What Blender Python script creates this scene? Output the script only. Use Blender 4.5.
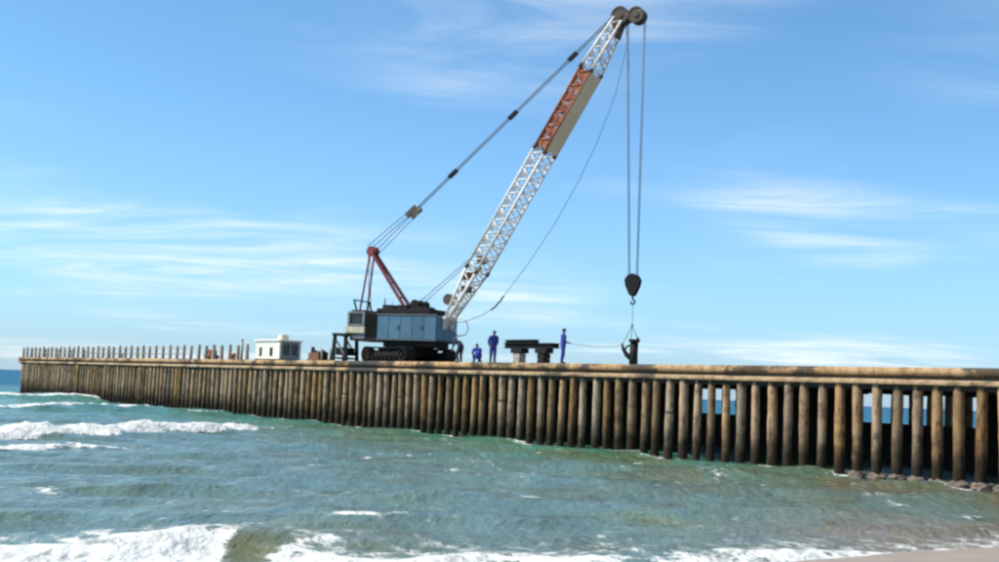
import bpy, bmesh, math, random
import numpy as np
from mathutils import Vector, Matrix, Quaternion, noise

for _o in list(bpy.data.objects): bpy.data.objects.remove(_o, do_unlink=True)
SC = bpy.context.scene
COL = SC.collection
R = math.radians
rnd = random.Random(11)

# ------------------------------------------------------------------ camera
CAMZ = 2.806
cd = bpy.data.cameras.new('camera'); cam = bpy.data.objects.new('camera', cd); COL.objects.link(cam)
cd.sensor_width = 36.0; cd.lens = 36.0 * 1200.0 / 999.0
cd.clip_start = 0.1; cd.clip_end = 60000.0
_p = math.atan(109.4 / 1200.0); _r = R(2.45)
cam.matrix_world = Matrix.Translation((0, 0, CAMZ)) @ (Matrix.Rotation(math.pi / 2 + _p, 4, 'X') @ Matrix.Rotation(_r, 4, 'Z'))
SC.camera = cam
SC.render.resolution_x, SC.render.resolution_y = 1024, 576

# ------------------------------------------------------------------ sky and sun
SUN_EL = R(50.0)
SUN_AZ = math.atan2(-0.995, -0.10)          # measured from +Y towards +X
SDIR = Vector((math.sin(SUN_AZ) * math.cos(SUN_EL), math.cos(SUN_AZ) * math.cos(SUN_EL), math.sin(SUN_EL)))
W = bpy.data.worlds.new('World'); SC.world = W; W.use_nodes = True
nt = W.node_tree; nt.nodes.clear()
def N(tree, typ, **kw):
    n = tree.nodes.new(typ)
    for k, v in kw.items():
        if k.startswith('i_'):
            key = k[2:]
            key = int(key) if key.isdigit() else key.replace('_', ' ')
            n.inputs[key].default_value = v
        else: setattr(n, k, v)
    return n
def mth(tree, op, a, b=None, c=None, clamp=False):
    n = tree.nodes.new('ShaderNodeMath'); n.operation = op; n.use_clamp = clamp
    for i, v in enumerate((a, b, c)):
        if v is None: continue
        if isinstance(v, (int, float)): n.inputs[i].default_value = v
        else: tree.links.new(v, n.inputs[i])
    return n.outputs[0]
sky = N(nt, 'ShaderNodeTexSky', sky_type='NISHITA', sun_disc=False)
sky.sun_elevation = SUN_EL; sky.sun_rotation = SUN_AZ % (2 * math.pi)
sky.altitude = 0.0; sky.air_density = 0.6; sky.dust_density = 1.1; sky.ozone_density = 1.5
tc = N(nt, 'ShaderNodeTexCoord')
sep = N(nt, 'ShaderNodeSeparateXYZ'); nt.links.new(tc.outputs['Generated'], sep.inputs[0])
zz = mth(nt, 'ADD', mth(nt, 'MAXIMUM', sep.outputs[2], 0.0), 0.09)
cx = mth(nt, 'DIVIDE', sep.outputs[0], zz); cy = mth(nt, 'DIVIDE', sep.outputs[1], zz)
comb = N(nt, 'ShaderNodeCombineXYZ'); nt.links.new(cx, comb.inputs[0]); nt.links.new(cy, comb.inputs[1])
SKY_TINT = (0.66, 1.09, 1.19)
def cloud_noise(rot, scale, offs, nscale, detail, rough, dist=0.4):
    m = N(nt, 'ShaderNodeMapping'); m.inputs['Rotation'].default_value = (0, 0, rot)
    m.inputs['Scale'].default_value = scale; m.inputs['Location'].default_value = offs
    nt.links.new(comb.outputs[0], m.inputs[0])
    n = N(nt, 'ShaderNodeTexNoise'); n.inputs['Scale'].default_value = nscale; n.inputs['Detail'].default_value = detail
    n.inputs['Roughness'].default_value = rough; n.inputs['Distortion'].default_value = dist
    nt.links.new(m.outputs[0], n.inputs['Vector']); return n.outputs[0]
wisps = cloud_noise(R(28), (0.65, 1.8, 1), (3.1, 0.4, 0), 1.25, 9, 0.62, 1.3)
cover = cloud_noise(0.83, (1, 1, 1), (27.78, 6.198, 0), 0.5, 3, 0.5)
mr1 = N(nt, 'ShaderNodeMapRange'); mr1.interpolation_type = 'SMOOTHSTEP'
nt.links.new(cover, mr1.inputs[0]); mr1.inputs[1].default_value = 0.44; mr1.inputs[2].default_value = 0.68
mr2 = N(nt, 'ShaderNodeMapRange'); mr2.interpolation_type = 'SMOOTHSTEP'
nt.links.new(wisps, mr2.inputs[0]); mr2.inputs[1].default_value = 0.30; mr2.inputs[2].default_value = 0.86
cl = mth(nt, 'MULTIPLY', mth(nt, 'MULTIPLY', mr1.outputs[0], mr2.outputs[0]), 0.88, clamp=True)
cmix = N(nt, 'ShaderNodeMix', data_type='RGBA')
tint = N(nt, 'ShaderNodeVectorMath', operation='MULTIPLY'); tint.inputs[1].default_value = SKY_TINT
nt.links.new(sky.outputs[0], tint.inputs[0])
hz = mth(nt, 'MULTIPLY', mth(nt, 'POWER', 2.718, mth(nt, 'MULTIPLY', mth(nt, 'MAXIMUM', sep.outputs[2], 0.0), -10.0)), 0.8)
hmix = N(nt, 'ShaderNodeMix', data_type='RGBA'); hmix.inputs['B'].default_value = (2.6, 3.3, 4.0, 1)      # sea haze low over the horizon, all the way round
nt.links.new(hz, hmix.inputs['Factor']); nt.links.new(tint.outputs[0], hmix.inputs['A'])
nt.links.new(cl, cmix.inputs['Factor']); nt.links.new(hmix.outputs['Result'], cmix.inputs['A'])
cmix.inputs['B'].default_value = (5.9, 5.9, 5.9, 1)
bg = N(nt, 'ShaderNodeBackground'); bg.inputs[1].default_value = 0.15
nt.links.new(cmix.outputs['Result'], bg.inputs[0])
wo = N(nt, 'ShaderNodeOutputWorld'); nt.links.new(bg.outputs[0], wo.inputs[0])

sl = bpy.data.lights.new('sun', 'SUN'); sl.energy = 4.6; sl.angle = R(0.55); sl.color = (1.0, 0.93, 0.82)
sun = bpy.data.objects.new('sun', sl); COL.objects.link(sun)
sun.rotation_euler = SDIR.to_track_quat('Z', 'Y').to_euler(); sun.location = SDIR * 80

SC.view_settings.view_transform = 'Standard'; SC.view_settings.look = 'None'
SC.view_settings.exposure = 0.45; SC.view_settings.gamma = 1.0
SC.view_settings.use_curve_mapping = False
SC.render.engine = 'CYCLES'
SC.cycles.use_denoising = True
SC.cycles.max_bounces = 6
SC.cycles.filter_width = 2.5

# ------------------------------------------------------------------ materials
MATS = {}
def principled(name):
    m = bpy.data.materials.new(name); m.use_nodes = True
    t = m.node_tree; b = t.nodes['Principled BSDF']
    return m, t, b
def tone(name, base, dark, rough=0.75, metal=0.0, scale=3.0, amount=0.6, bump=0.15, streak=None, rand=True, third=None, third_at=(0.58, 0.72)):
    """weathered paint / concrete / steel: two or three tones mixed by noise in object space"""
    m, t, b = principled(name)
    tc = N(t, 'ShaderNodeTexCoord'); oi = N(t, 'ShaderNodeObjectInfo')
    vec = N(t, 'ShaderNodeVectorMath', operation='ADD')
    sc = N(t, 'ShaderNodeVectorMath', operation='MULTIPLY'); sc.inputs[1].default_value = streak or (1, 1, 1)
    t.links.new(tc.outputs['Object'], sc.inputs[0]); t.links.new(sc.outputs[0], vec.inputs[0])
    if rand:
        mul = mth(t, 'MULTIPLY', oi.outputs['Random'], 37.0)
        cb = N(t, 'ShaderNodeCombineXYZ')
        t.links.new(mul, cb.inputs[0]); t.links.new(mul, cb.inputs[1]); t.links.new(cb.outputs[0], vec.inputs[1])
    n = N(t, 'ShaderNodeTexNoise', i_Scale=scale, i_Detail=7.0, i_Roughness=0.62)
    t.links.new(vec.outputs[0], n.inputs['Vector'])
    mr = N(t, 'ShaderNodeMapRange'); mr.inputs[1].default_value = 0.38; mr.inputs[2].default_value = 0.66
    t.links.new(n.outputs[0], mr.inputs[0])
    f = mth(t, 'MULTIPLY', mr.outputs[0], amount)
    mx = N(t, 'ShaderNodeMix', data_type='RGBA'); mx.inputs['A'].default_value = (*base, 1); mx.inputs['B'].default_value = (*dark, 1)
    t.links.new(f, mx.inputs['Factor']); out = mx.outputs['Result']
    if third:
        n2 = N(t, 'ShaderNodeTexNoise', i_Scale=scale * 0.6, i_Detail=6.0, i_Roughness=0.7)
        o2 = N(t, 'ShaderNodeVectorMath', operation='ADD'); o2.inputs[1].default_value = (13.1, 5.7, 2.2)
        t.links.new(vec.outputs[0], o2.inputs[0]); t.links.new(o2.outputs[0], n2.inputs['Vector'])
        m3 = N(t, 'ShaderNodeMapRange'); m3.inputs[1].default_value = third_at[0]; m3.inputs[2].default_value = third_at[1]
        t.links.new(n2.outputs[0], m3.inputs[0])
        mx2 = N(t, 'ShaderNodeMix', data_type='RGBA'); mx2.inputs['B'].default_value = (*third, 1)
        t.links.new(m3.outputs[0], mx2.inputs['Factor']); t.links.new(out, mx2.inputs['A']); out = mx2.outputs['Result']
    if rand:
        hs = N(t, 'ShaderNodeHueSaturation'); t.links.new(out, hs.inputs['Color'])
        t.links.new(mth(t, 'ADD', mth(t, 'MULTIPLY', oi.outputs['Random'], 0.3), 0.85), hs.inputs['Value']); out = hs.outputs[0]
    t.links.new(out, b.inputs['Base Color'])
    b.inputs['Roughness'].default_value = rough; b.inputs['Metallic'].default_value = metal
    if max(base) < 0.03: b.inputs['Specular IOR Level'].default_value = 0.2
    if bump:
        n4 = N(t, 'ShaderNodeTexNoise', i_Scale=scale * 6, i_Detail=5.0)
        t.links.new(vec.outputs[0], n4.inputs['Vector'])
        bp = N(t, 'ShaderNodeBump'); bp.inputs['Strength'].default_value = bump; bp.inputs['Distance'].default_value = 0.03
        t.links.new(n4.outputs[0], bp.inputs['Height']); t.links.new(bp.outputs[0], b.inputs['Normal'])
    MATS[name] = m; return m

tone('concrete_deck', (0.30, 0.25, 0.19), (0.16, 0.13, 0.10), 0.9, scale=0.8)
tone('blue_paint', (0.062, 0.140, 0.215), (0.042, 0.098, 0.150), 0.5, scale=1.6, amount=0.7, bump=0.05, third=(0.13, 0.11, 0.09), third_at=(0.66, 0.80))
tone('black_steel', (0.010, 0.010, 0.011), (0.022, 0.019, 0.017), 0.75, scale=3.0, third=(0.05, 0.03, 0.018), third_at=(0.62, 0.75))
tone('track_steel', (0.009, 0.008, 0.008), (0.02, 0.016, 0.013), 0.8, scale=4.0, third=(0.06, 0.033, 0.018), third_at=(0.62, 0.75))
tone('rust', (0.17, 0.075, 0.035), (0.075, 0.035, 0.022), 0.9, scale=4.0, third=(0.26, 0.13, 0.06))
tone('grey_paint', (0.20, 0.21, 0.21), (0.10, 0.10, 0.10), 0.65, scale=2.0)
tone('cream_paint', (0.62, 0.54, 0.40), (0.36, 0.29, 0.20), 0.6, scale=2.5, amount=0.7)
tone('white_paint', (0.76, 0.73, 0.70), (0.50, 0.44, 0.39), 0.6, scale=3.0, amount=0.8, third=(0.24, 0.12, 0.07), third_at=(0.60, 0.74))
tone('white_wall', (0.76, 0.73, 0.66), (0.60, 0.56, 0.48), 0.8, scale=1.5, amount=0.6)
tone('orange_paint', (0.34, 0.095, 0.04), (0.17, 0.055, 0.03), 0.65, scale=3.5, amount=0.9, third=(0.50, 0.34, 0.24), third_at=(0.60, 0.72))
tone('plate_grey', (0.70, 0.49, 0.34), (0.60, 0.42, 0.29), 0.7, scale=0.8, amount=0.8, bump=0.02, rand=False)
tone('red_paint', (0.23, 0.026, 0.022), (0.12, 0.018, 0.016), 0.55, scale=4.0, amount=0.7, third=(0.08, 0.03, 0.025), third_at=(0.62, 0.76))
tone('rope', (0.10, 0.105, 0.12), (0.05, 0.05, 0.06), 0.8, scale=8.0, bump=0)
tone('dark_iron', (0.008, 0.008, 0.008), (0.018, 0.016, 0.014), 0.7, scale=5.0)
tone('brown_iron', (0.085, 0.062, 0.046), (0.035, 0.027, 0.022), 0.75, scale=5.0, third=(0.26, 0.20, 0.14), third_at=(0.60, 0.75))
tone('post_concrete', (0.36, 0.32, 0.28), (0.20, 0.175, 0.15), 0.9, scale=5.0)
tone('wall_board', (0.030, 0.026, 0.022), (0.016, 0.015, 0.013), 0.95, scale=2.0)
tone('barnacle', (0.20, 0.155, 0.125), (0.08, 0.06, 0.048), 0.95, scale=9.0, bump=0.6)
tone('overall_blue', (0.026, 0.048, 0.29), (0.018, 0.03, 0.17), 0.9, scale=5.0, bump=0.1)
tone('trouser_navy', (0.014, 0.018, 0.06), (0.01, 0.012, 0.03), 0.9, scale=5.0, bump=0.1)
tone('skin', (0.10, 0.055, 0.035), (0.08, 0.04, 0.027), 0.6, scale=6.0, bump=0.0)
tone('boot', (0.012, 0.012, 0.012), (0.03, 0.026, 0.022), 0.8, scale=8.0)
tone('hat_navy', (0.012, 0.018, 0.07), (0.01, 0.012, 0.04), 0.8, scale=8.0)
tone('tarp', (0.28, 0.09, 0.045), (0.14, 0.05, 0.03), 0.9, scale=4.0)
m, t, b = principled('window_glass'); b.inputs['Base Color'].default_value = (0.015, 0.018, 0.02, 1); b.inputs['Roughness'].default_value = 0.12
nn = N(t, 'ShaderNodeTexNoise', i_Scale=4.0); bb = N(t, 'ShaderNodeBump'); bb.inputs['Strength'].default_value = 0.05
t.links.new(nn.outputs[0], bb.inputs['Height']); t.links.new(bb.outputs[0], b.inputs['Normal']); MATS['window_glass'] = m

def pile_material():
    m, t, b = principled('pile_timber')
    tc = N(t, 'ShaderNodeTexCoord'); oi = N(t, 'ShaderNodeObjectInfo')
    off = N(t, 'ShaderNodeCombineXYZ'); rr = mth(t, 'MULTIPLY', oi.outputs['Random'], 61.0)
    for i in range(3): t.links.new(rr, off.inputs[i])
    sc = N(t, 'ShaderNodeVectorMath', operation='MULTIPLY'); sc.inputs[1].default_value = (1, 1, 0.22)
    t.links.new(tc.outputs['Object'], sc.inputs[0])
    v = N(t, 'ShaderNodeVectorMath', operation='ADD'); t.links.new(sc.outputs[0], v.inputs[0]); t.links.new(off.outputs[0], v.inputs[1])
    n = N(t, 'ShaderNodeTexNoise', i_Scale=6.0, i_Detail=7.0, i_Roughness=0.65); t.links.new(v.outputs[0], n.inputs['Vector'])
    ramp = N(t, 'ShaderNodeValToRGB'); e = ramp.color_ramp.elements
    e[0].position = 0.36; e[0].color = (0.10, 0.058, 0.028, 1)
    e[1].position = 0.66; e[1].color = (0.40, 0.265, 0.135, 1)
    x = e.new(0.47); x.color = (0.33, 0.172, 0.072, 1)
    x = e.new(0.56); x.color = (0.36, 0.21, 0.09, 1)
    t.links.new(n.outputs[0], ramp.inputs[0])
    # grey bleached piles and orange ones
    gm = N(t, 'ShaderNodeMix', data_type='RGBA'); gm.inputs['B'].default_value = (0.23, 0.172, 0.10, 1)
    t.links.new(mth(t, 'MULTIPLY', oi.outputs['Random'], 0.6), gm.inputs['Factor']); t.links.new(ramp.outputs[0], gm.inputs['A'])
    # tidal growth: dark below a ragged line
    sp = N(t, 'ShaderNodeSeparateXYZ'); t.links.new(tc.outputs['Object'], sp.inputs[0])
    n2 = N(t, 'ShaderNodeTexNoise', i_Scale=2.2, i_Detail=6.0); 
    v2 = N(t, 'ShaderNodeVectorMath', operation='ADD'); t.links.new(tc.outputs['Object'], v2.inputs[0]); t.links.new(off.outputs[0], v2.inputs[1])
    t.links.new(v2.outputs[0], n2.inputs['Vector'])
    zz = mth(t, 'ADD', sp.outputs[2], mth(t, 'MULTIPLY', mth(t, 'SUBTRACT', n2.outputs[0], 0.5), 1.5))
    mr = N(t, 'ShaderNodeMapRange'); mr.interpolation_type = 'SMOOTHSTEP'
    mr.inputs[1].default_value = 0.5; mr.inputs[2].default_value = 2.2; mr.inputs[3].default_value = 1.0; mr.inputs[4].default_value = 0.0
    t.links.new(zz, mr.inputs[0])
    tm = N(t, 'ShaderNodeMix', data_type='RGBA'); tm.inputs['B'].default_value = (0.011, 0.0095, 0.0065, 1)
    r7 = mth(t, 'FRACT', mth(t, 'MULTIPLY', oi.outputs['Random'], 7.31)); r13 = mth(t, 'FRACT', mth(t, 'MULTIPLY', oi.outputs['Random'], 13.7))
    hv = N(t, 'ShaderNodeHueSaturation'); t.links.new(gm.outputs['Result'], hv.inputs['Color'])
    t.links.new(mth(t, 'ADD', mth(t, 'MULTIPLY', r7, .70), .72), hv.inputs['Value']); t.links.new(mth(t, 'ADD', mth(t, 'MULTIPLY', r13, .35), .68), hv.inputs['Saturation'])
    bl = N(t, 'ShaderNodeTexNoise', i_Scale=1.5, i_Detail=6.0, i_Roughness=.7); t.links.new(v2.outputs[0], bl.inputs['Vector'])
    br_ = N(t, 'ShaderNodeMapRange'); br_.inputs[1].default_value = .52; br_.inputs[2].default_value = .66; t.links.new(bl.outputs[0], br_.inputs[0])
    bm_ = N(t, 'ShaderNodeMix', data_type='RGBA'); bm_.inputs['B'].default_value = (0.055, 0.036, 0.022, 1)
    t.links.new(mth(t, 'MULTIPLY', br_.outputs[0], .75), bm_.inputs['Factor']); t.links.new(hv.outputs[0], bm_.inputs['A'])
    t.links.new(mth(t, 'MULTIPLY', mr.outputs[0], 0.94), tm.inputs['Factor']); t.links.new(bm_.outputs['Result'], tm.inputs['A'])
    t.links.new(tm.outputs['Result'], b.inputs['Base Color']); b.inputs['Roughness'].default_value = 0.95; b.inputs['Specular IOR Level'].default_value = 0.2
    n3 = N(t, 'ShaderNodeTexNoise', i_Scale=30.0, i_Detail=5.0); t.links.new(v.outputs[0], n3.inputs['Vector'])
    bp = N(t, 'ShaderNodeBump'); bp.inputs['Strength'].default_value = 0.8; bp.inputs['Distance'].default_value = 0.05
    t.links.new(n3.outputs[0], bp.inputs['Height']); t.links.new(bp.outputs[0], b.inputs['Normal'])
    MATS['pile_timber'] = m
pile_material()

def beam_material(name, base, alt, dirt, patch):
    """edge beam concrete: streaked by rain, rusty patches and black weathered stretches along the pier"""
    m, t, b = principled(name)
    tc = N(t, 'ShaderNodeTexCoord'); ge = N(t, 'ShaderNodeNewGeometry')
    def nz(vec_out, scl, sx, sy, sz, det=6.0, rough=0.6):
        s = N(t, 'ShaderNodeVectorMath', operation='MULTIPLY'); s.inputs[1].default_value = (sx, sy, sz)
        t.links.new(vec_out, s.inputs[0]); n = N(t, 'ShaderNodeTexNoise', i_Scale=scl, i_Detail=det, i_Roughness=rough)
        t.links.new(s.outputs[0], n.inputs['Vector']); return n.outputs[0]
    pos = ge.outputs['Position']
    a = nz(pos, 2.2, 1, 1, 0.5)
    mx = N(t, 'ShaderNodeMix', data_type='RGBA'); mx.inputs['A'].default_value = (*base, 1); mx.inputs['B'].default_value = (*alt, 1)
    r1 = N(t, 'ShaderNodeMapRange'); r1.inputs[1].default_value = 0.40; r1.inputs[2].default_value = 0.62; t.links.new(a, r1.inputs[0]); t.links.new(r1.outputs[0], mx.inputs['Factor'])
    c = nz(pos, 0.55, 1, 1, 1.6, 7.0, 0.62)
    r2 = N(t, 'ShaderNodeMapRange'); r2.interpolation_type = 'SMOOTHSTEP'; r2.inputs[1].default_value = patch[0]; r2.inputs[2].default_value = patch[1]; t.links.new(c, r2.inputs[0])
    m2 = N(t, 'ShaderNodeMix', data_type='RGBA'); m2.inputs['B'].default_value = (*dirt, 1)
    t.links.new(mth(t, 'MULTIPLY', r2.outputs[0], 0.93), m2.inputs['Factor']); t.links.new(mx.outputs['Result'], m2.inputs['A'])
    d = nz(pos, 7.0, 1, 1, 0.12, 4.0)
    r3 = N(t, 'ShaderNodeMapRange'); r3.inputs[1].default_value = 0.5; r3.inputs[2].default_value = 0.72; t.links.new(d, r3.inputs[0])
    m3 = N(t, 'ShaderNodeMix', data_type='RGBA'); m3.inputs['B'].default_value = (dirt[0] * 2.2, dirt[1] * 1.9, dirt[2] * 1.6, 1)
    t.links.new(mth(t, 'MULTIPLY', r3.outputs[0], 0.7), m3.inputs['Factor']); t.links.new(m2.outputs['Result'], m3.inputs['A'])
    t.links.new(m3.outputs['Result'], b.inputs['Base Color']); b.inputs['Roughness'].default_value = 0.92
    e = nz(pos, 14.0, 1, 1, 1, 6.0)
    bp = N(t, 'ShaderNodeBump'); bp.inputs['Strength'].default_value = 0.5; bp.inputs['Distance'].default_value = 0.04
    t.links.new(e, bp.inputs['Height']); t.links.new(bp.outputs[0], b.inputs['Normal'])
    MATS[name] = m
beam_material('edge_concrete', (0.42, 0.275, 0.145), (0.34, 0.19, 0.08), (0.040, 0.030, 0.020), (0.465, 0.58))
beam_material('ledge_concrete', (0.42, 0.30, 0.18), (0.32, 0.20, 0.105), (0.055, 0.042, 0.028), (0.50, 0.62))
beam_material('dark_concrete', (0.050, 0.042, 0.032), (0.035, 0.030, 0.024), (0.02, 0.018, 0.015), (0.60, 0.72))  # darker mix for one length of edge beam and ledge by the crane

# ------------------------------------------------------------------ mesh building helpers
class MB:
    def __init__(s): s.v = []; s.f = []; s.smooth = []
    def add(s, vs, fs, smooth=False):
        o = len(s.v); s.v += [tuple(p) for p in vs]; s.f += [tuple(i + o for i in q) for q in fs]; s.smooth += [smooth] * len(fs); return s
    def box(s, c, size, rot=None, taper=1.0):
        hx, hy, hz = size[0] / 2, size[1] / 2, size[2] / 2
        vs = []
        for z, k in ((-hz, 1.0), (hz, taper)):
            for x, y in ((-hx, -hy), (hx, -hy), (hx, hy), (-hx, hy)):
                p = Vector((x * k, y * k, z))
                if rot: p = rot @ p
                vs.append(p + Vector(c))
        return s.add(vs, [(3, 2, 1, 0), (4, 5, 6, 7), (0, 1, 5, 4), (1, 2, 6, 5), (2, 3, 7, 6), (3, 0, 4, 7)])
    def bar(s, p0, p1, w, h=None, up=(0, 0, 1)):
        p0, p1 = Vector(p0), Vector(p1); h = h or w
        d = (p1 - p0); L = d.length; d.normalize(); upv = Vector(up)
        if abs(d.dot(upv)) > 0.98: upv = Vector((1, 0, 0))
        y = upv.cross(d).normalized(); z = d.cross(y)
        M = Matrix((d, y, z)).transposed()
        return s.box((p0 + p1) / 2, (L, w, h), M)
    def tube(s, pts, r, n=8, caps=True, smooth=True):
        pts = [Vector(p) for p in pts]; rs = r if isinstance(r, (list, tuple)) else [r] * len(pts)
        vs = []; ref = None
        for i, p in enumerate(pts):
            d = (pts[min(i + 1, len(pts) - 1)] - pts[max(i - 1, 0)]).normalized()
            if ref is None:
                ref = Vector((0, 0, 1)) if abs(d.z) < 0.9 else Vector((1, 0, 0))
            x = (ref - d * ref.dot(d)).normalized(); ref = x; y = d.cross(x)
            for k in range(n):
                a = 2 * math.pi * k / n; vs.append(p + (x * math.cos(a) + y * math.sin(a)) * rs[i])
        fs = []
        for i in range(len(pts) - 1):
            for k in range(n):
                k2 = (k + 1) % n; fs.append((i * n + k, i * n + k2, (i + 1) * n + k2, (i + 1) * n + k))
        s.add(vs, fs, smooth)
        if caps:
            o = len(s.v) - len(vs); s.f.append(tuple(o + k for k in reversed(range(n)))); s.f.append(tuple(o + (len(pts) - 1) * n + k for k in range(n))); s.smooth += [False, False]
        return s
    def disc(s, c, axis, r, w, n=24, groove=0.0, hub=0.0):
        """wheel / sheave: profile lathed round an axis"""
        c = Vector(c); ax = Vector(axis).normalized()
        x = ax.orthogonal().normalized(); y = ax.cross(x)
        prof = [(r * 0.30, -w / 2 - hub), (r * 0.34, -w / 2 - hub), (r * 0.36, -w * 0.28), (r * 0.80, -w * 0.28), (r * 0.84, -w / 2), (r, -w / 2), (r - groove, 0), (r, w / 2), (r * 0.84, w / 2), (r * 0.80, w * 0.28), (r * 0.36, w * 0.28), (r * 0.34, w / 2 + hub), (r * 0.30, w / 2 + hub)]
        vs = []
        for k in range(n):
            a = 2 * math.pi * k / n
            for (q, h) in prof: vs.append(c + ax * h + (x * math.cos(a) + y * math.sin(a)) * q)
        m = len(prof); fs = []
        for k in range(n):
            for j in range(m - 1):
                k2 = (k + 1) % n; fs.append((k * m + j, k2 * m + j, k2 * m + j + 1, k * m + j + 1))
        s.add(vs, fs)
        o = len(s.v) - len(vs)
        s.f.append(tuple(o + k * m for k in reversed(range(n)))); s.f.append(tuple(o + k * m + m - 1 for k in range(n))); s.smooth += [False, False]
        return s
    def prism(s, poly, y0, y1, frame=None):
        """polygon in (x, z) extruded along y"""
        n = len(poly); vs = [(p[0], y0, p[1]) for p in poly] + [(p[0], y1, p[1]) for p in poly]
        if frame: vs = [frame @ Vector(v) for v in vs]
        fs = [tuple(range(n)), tuple(reversed(range(n, 2 * n)))] + [(i, n + i, n + (i + 1) % n, (i + 1) % n) for i in range(n)]
        return s.add(vs, fs)
    def mesh(s, name, mat):
        me = bpy.data.meshes.new(name); me.from_pydata(s.v, [], s.f)
        bm = bmesh.new(); bm.from_mesh(me); bmesh.ops.recalc_face_normals(bm, faces=bm.faces); bm.to_mesh(me); bm.free()
        me.polygons.foreach_set('use_smooth', s.smooth)
        if mat: me.materials.append(MATS[mat] if isinstance(mat, str) else mat)
        return me
    def build(s, name, mat, parent=None, bevel=0.0):
        o = bpy.data.objects.new(name, s.mesh(name, mat)); COL.objects.link(o); o.parent = parent
        if bevel:
            md = o.modifiers.new('bevel', 'BEVEL'); md.width = bevel; md.segments = 2; md.limit_method = 'ANGLE'
        return o
def empty(name, loc=(0, 0, 0), rz=0.0):
    o = bpy.data.objects.new(name, None); COL.objects.link(o); o.location = loc; o.rotation_euler = (0, 0, rz); o.empty_display_size = 0.3; return o
def tag(o, label=None, cat=None, group=None, kind=None):
    for k, v in (('label', label), ('category', cat), ('group', group), ('kind', kind)):
        if v: o[k] = v
    return o
def inst(name, me, parent=None, loc=(0, 0, 0), rot=(0, 0, 0), scale=(1, 1, 1)):
    o = bpy.data.objects.new(name, me); COL.objects.link(o); o.parent = parent; o.location = loc; o.rotation_euler = rot; o.scale = scale; return o

# pier frame: s runs out to sea along the pier, w runs back from its lit face
PU = Vector((-0.594843, 0.803842, 0)); PB = Vector((0.803842, 0.594843, 0)); PP = Vector((20.608, 36.8, 0))
def pier_pt(s, w, z): return PP + PU * s + PB * w + Vector((0, 0, z))
PANG = math.atan2(PB.y, PB.x) - 0.0        # local +X = back (w), local +Y = seaward (s)
DECK = 4.30
PW = 12.4
S0, S1 = -9.0, 126.6

# ------------------------------------------------------------------ sea
def smooth(e0, e1, x):
    t = np.clip((x - e0) / (e1 - e0), 0, 1); return t * t * (3 - 2 * t)
_rs = np.random.RandomState(5)
_perm = _rs.permutation(512)
_val = _rs.rand(512)
def vnoise(x, y):
    xi = np.floor(x).astype(int); yi = np.floor(y).astype(int); fx = x - xi; fy = y - yi
    fx = fx * fx * (3 - 2 * fx); fy = fy * fy * (3 - 2 * fy)
    def h(a, b): return _val[(_perm[(a % 512)] + b * 131) % 512]
    return (h(xi, yi) * (1 - fx) + h(xi + 1, yi) * fx) * (1 - fy) + (h(xi, yi + 1) * (1 - fx) + h(xi + 1, yi + 1) * fx) * fy
def fbm(x, y, o=4):
    r = 0; a = 0.5; tot = 0
    for i in range(o):
        r = r + a * vnoise(x + 17.3 * i, y - 9.1 * i); tot += a; a *= 0.5; x = x * 2.03; y = y * 2.03
    return r / tot
def polyline_dist(X, Y, pts):
    """signed distance (+ on the right hand of the run) and run length to a polyline"""
    best = np.full(X.shape, 1e9); sgn = np.zeros(X.shape); run = np.zeros(X.shape); acc = 0.0
    for (x0, y0), (x1, y1) in zip(pts[:-1], pts[1:]):
        dx, dy = x1 - x0, y1 - y0; L = math.hypot(dx, dy)
        t = np.clip(((X - x0) * dx + (Y - y0) * dy) / (L * L), 0, 1)
        d = np.hypot(X - x0 - t * dx, Y - y0 - t * dy); c = (X - x0) * dy - (Y - y0) * dx
        m = d < best; best = np.where(m, d, best); sgn = np.where(m, np.sign(c), sgn); run = np.where(m, acc + t * L, run); acc += L
    return best * sgn, run, acc
def axis(segs):
    out = [segs[0][0]]
    for a, b, st in segs:
        n = max(1, int(round((b - a) / st))); out += [a + (b - a) * (i + 1) / n for i in range(n)]
    return out
def geo(a, b, n): return [a * (b / a) ** ((i + 1) / n) for i in range(n)]
xs = axis([(-75, -26, 0.5), (-26, -14, 0.22), (-14, 16, 0.12), (16, 40, 0.3), (40, 70, 0.9)])
xs = [-q for q in reversed(geo(75, 30000, 36))] + xs + geo(70, 30000, 36)
ys = axis([(8, 17, 0.5), (17, 29, 0.09), (29, 45, 0.17), (45, 85, 0.28), (85, 170, 0.8)]) + geo(170, 40000, 60)
gx, gy = np.meshgrid(np.array(xs), np.array(ys))
dist = np.hypot(gx, gy)
h = np.zeros(gx.shape)
wr = np.random.RandomState(3)
for lam, amp in ((13, .05), (9.5, .05), (7, .05), (5.2, .052), (3.9, .045), (3.1, .038), (2.4, .022), (1.9, .018), (1.5, .014), (1.2, .011), (0.95, .008)):
    for q in range(2):
        th = R(-62 + wr.uniform(-32, 32)); ph = wr.uniform(0, 6.3)
        fade = np.clip((lam * 55 - dist) / (lam * 25), 0, 1)
        ww = fbm(gx / (lam * 2.5) + ph, gy / (lam * 2.5), 2) * 1.5
        h += 1.45 * amp * fade * ww * (1 - np.abs(np.sin((gx * math.cos(th) + gy * math.sin(th)) * math.pi / lam + ph + 1.3 * fbm(gx / lam / 2, gy / lam / 2 + ph, 2))) * 1.2)
foam = np.zeros(gx.shape)
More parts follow.
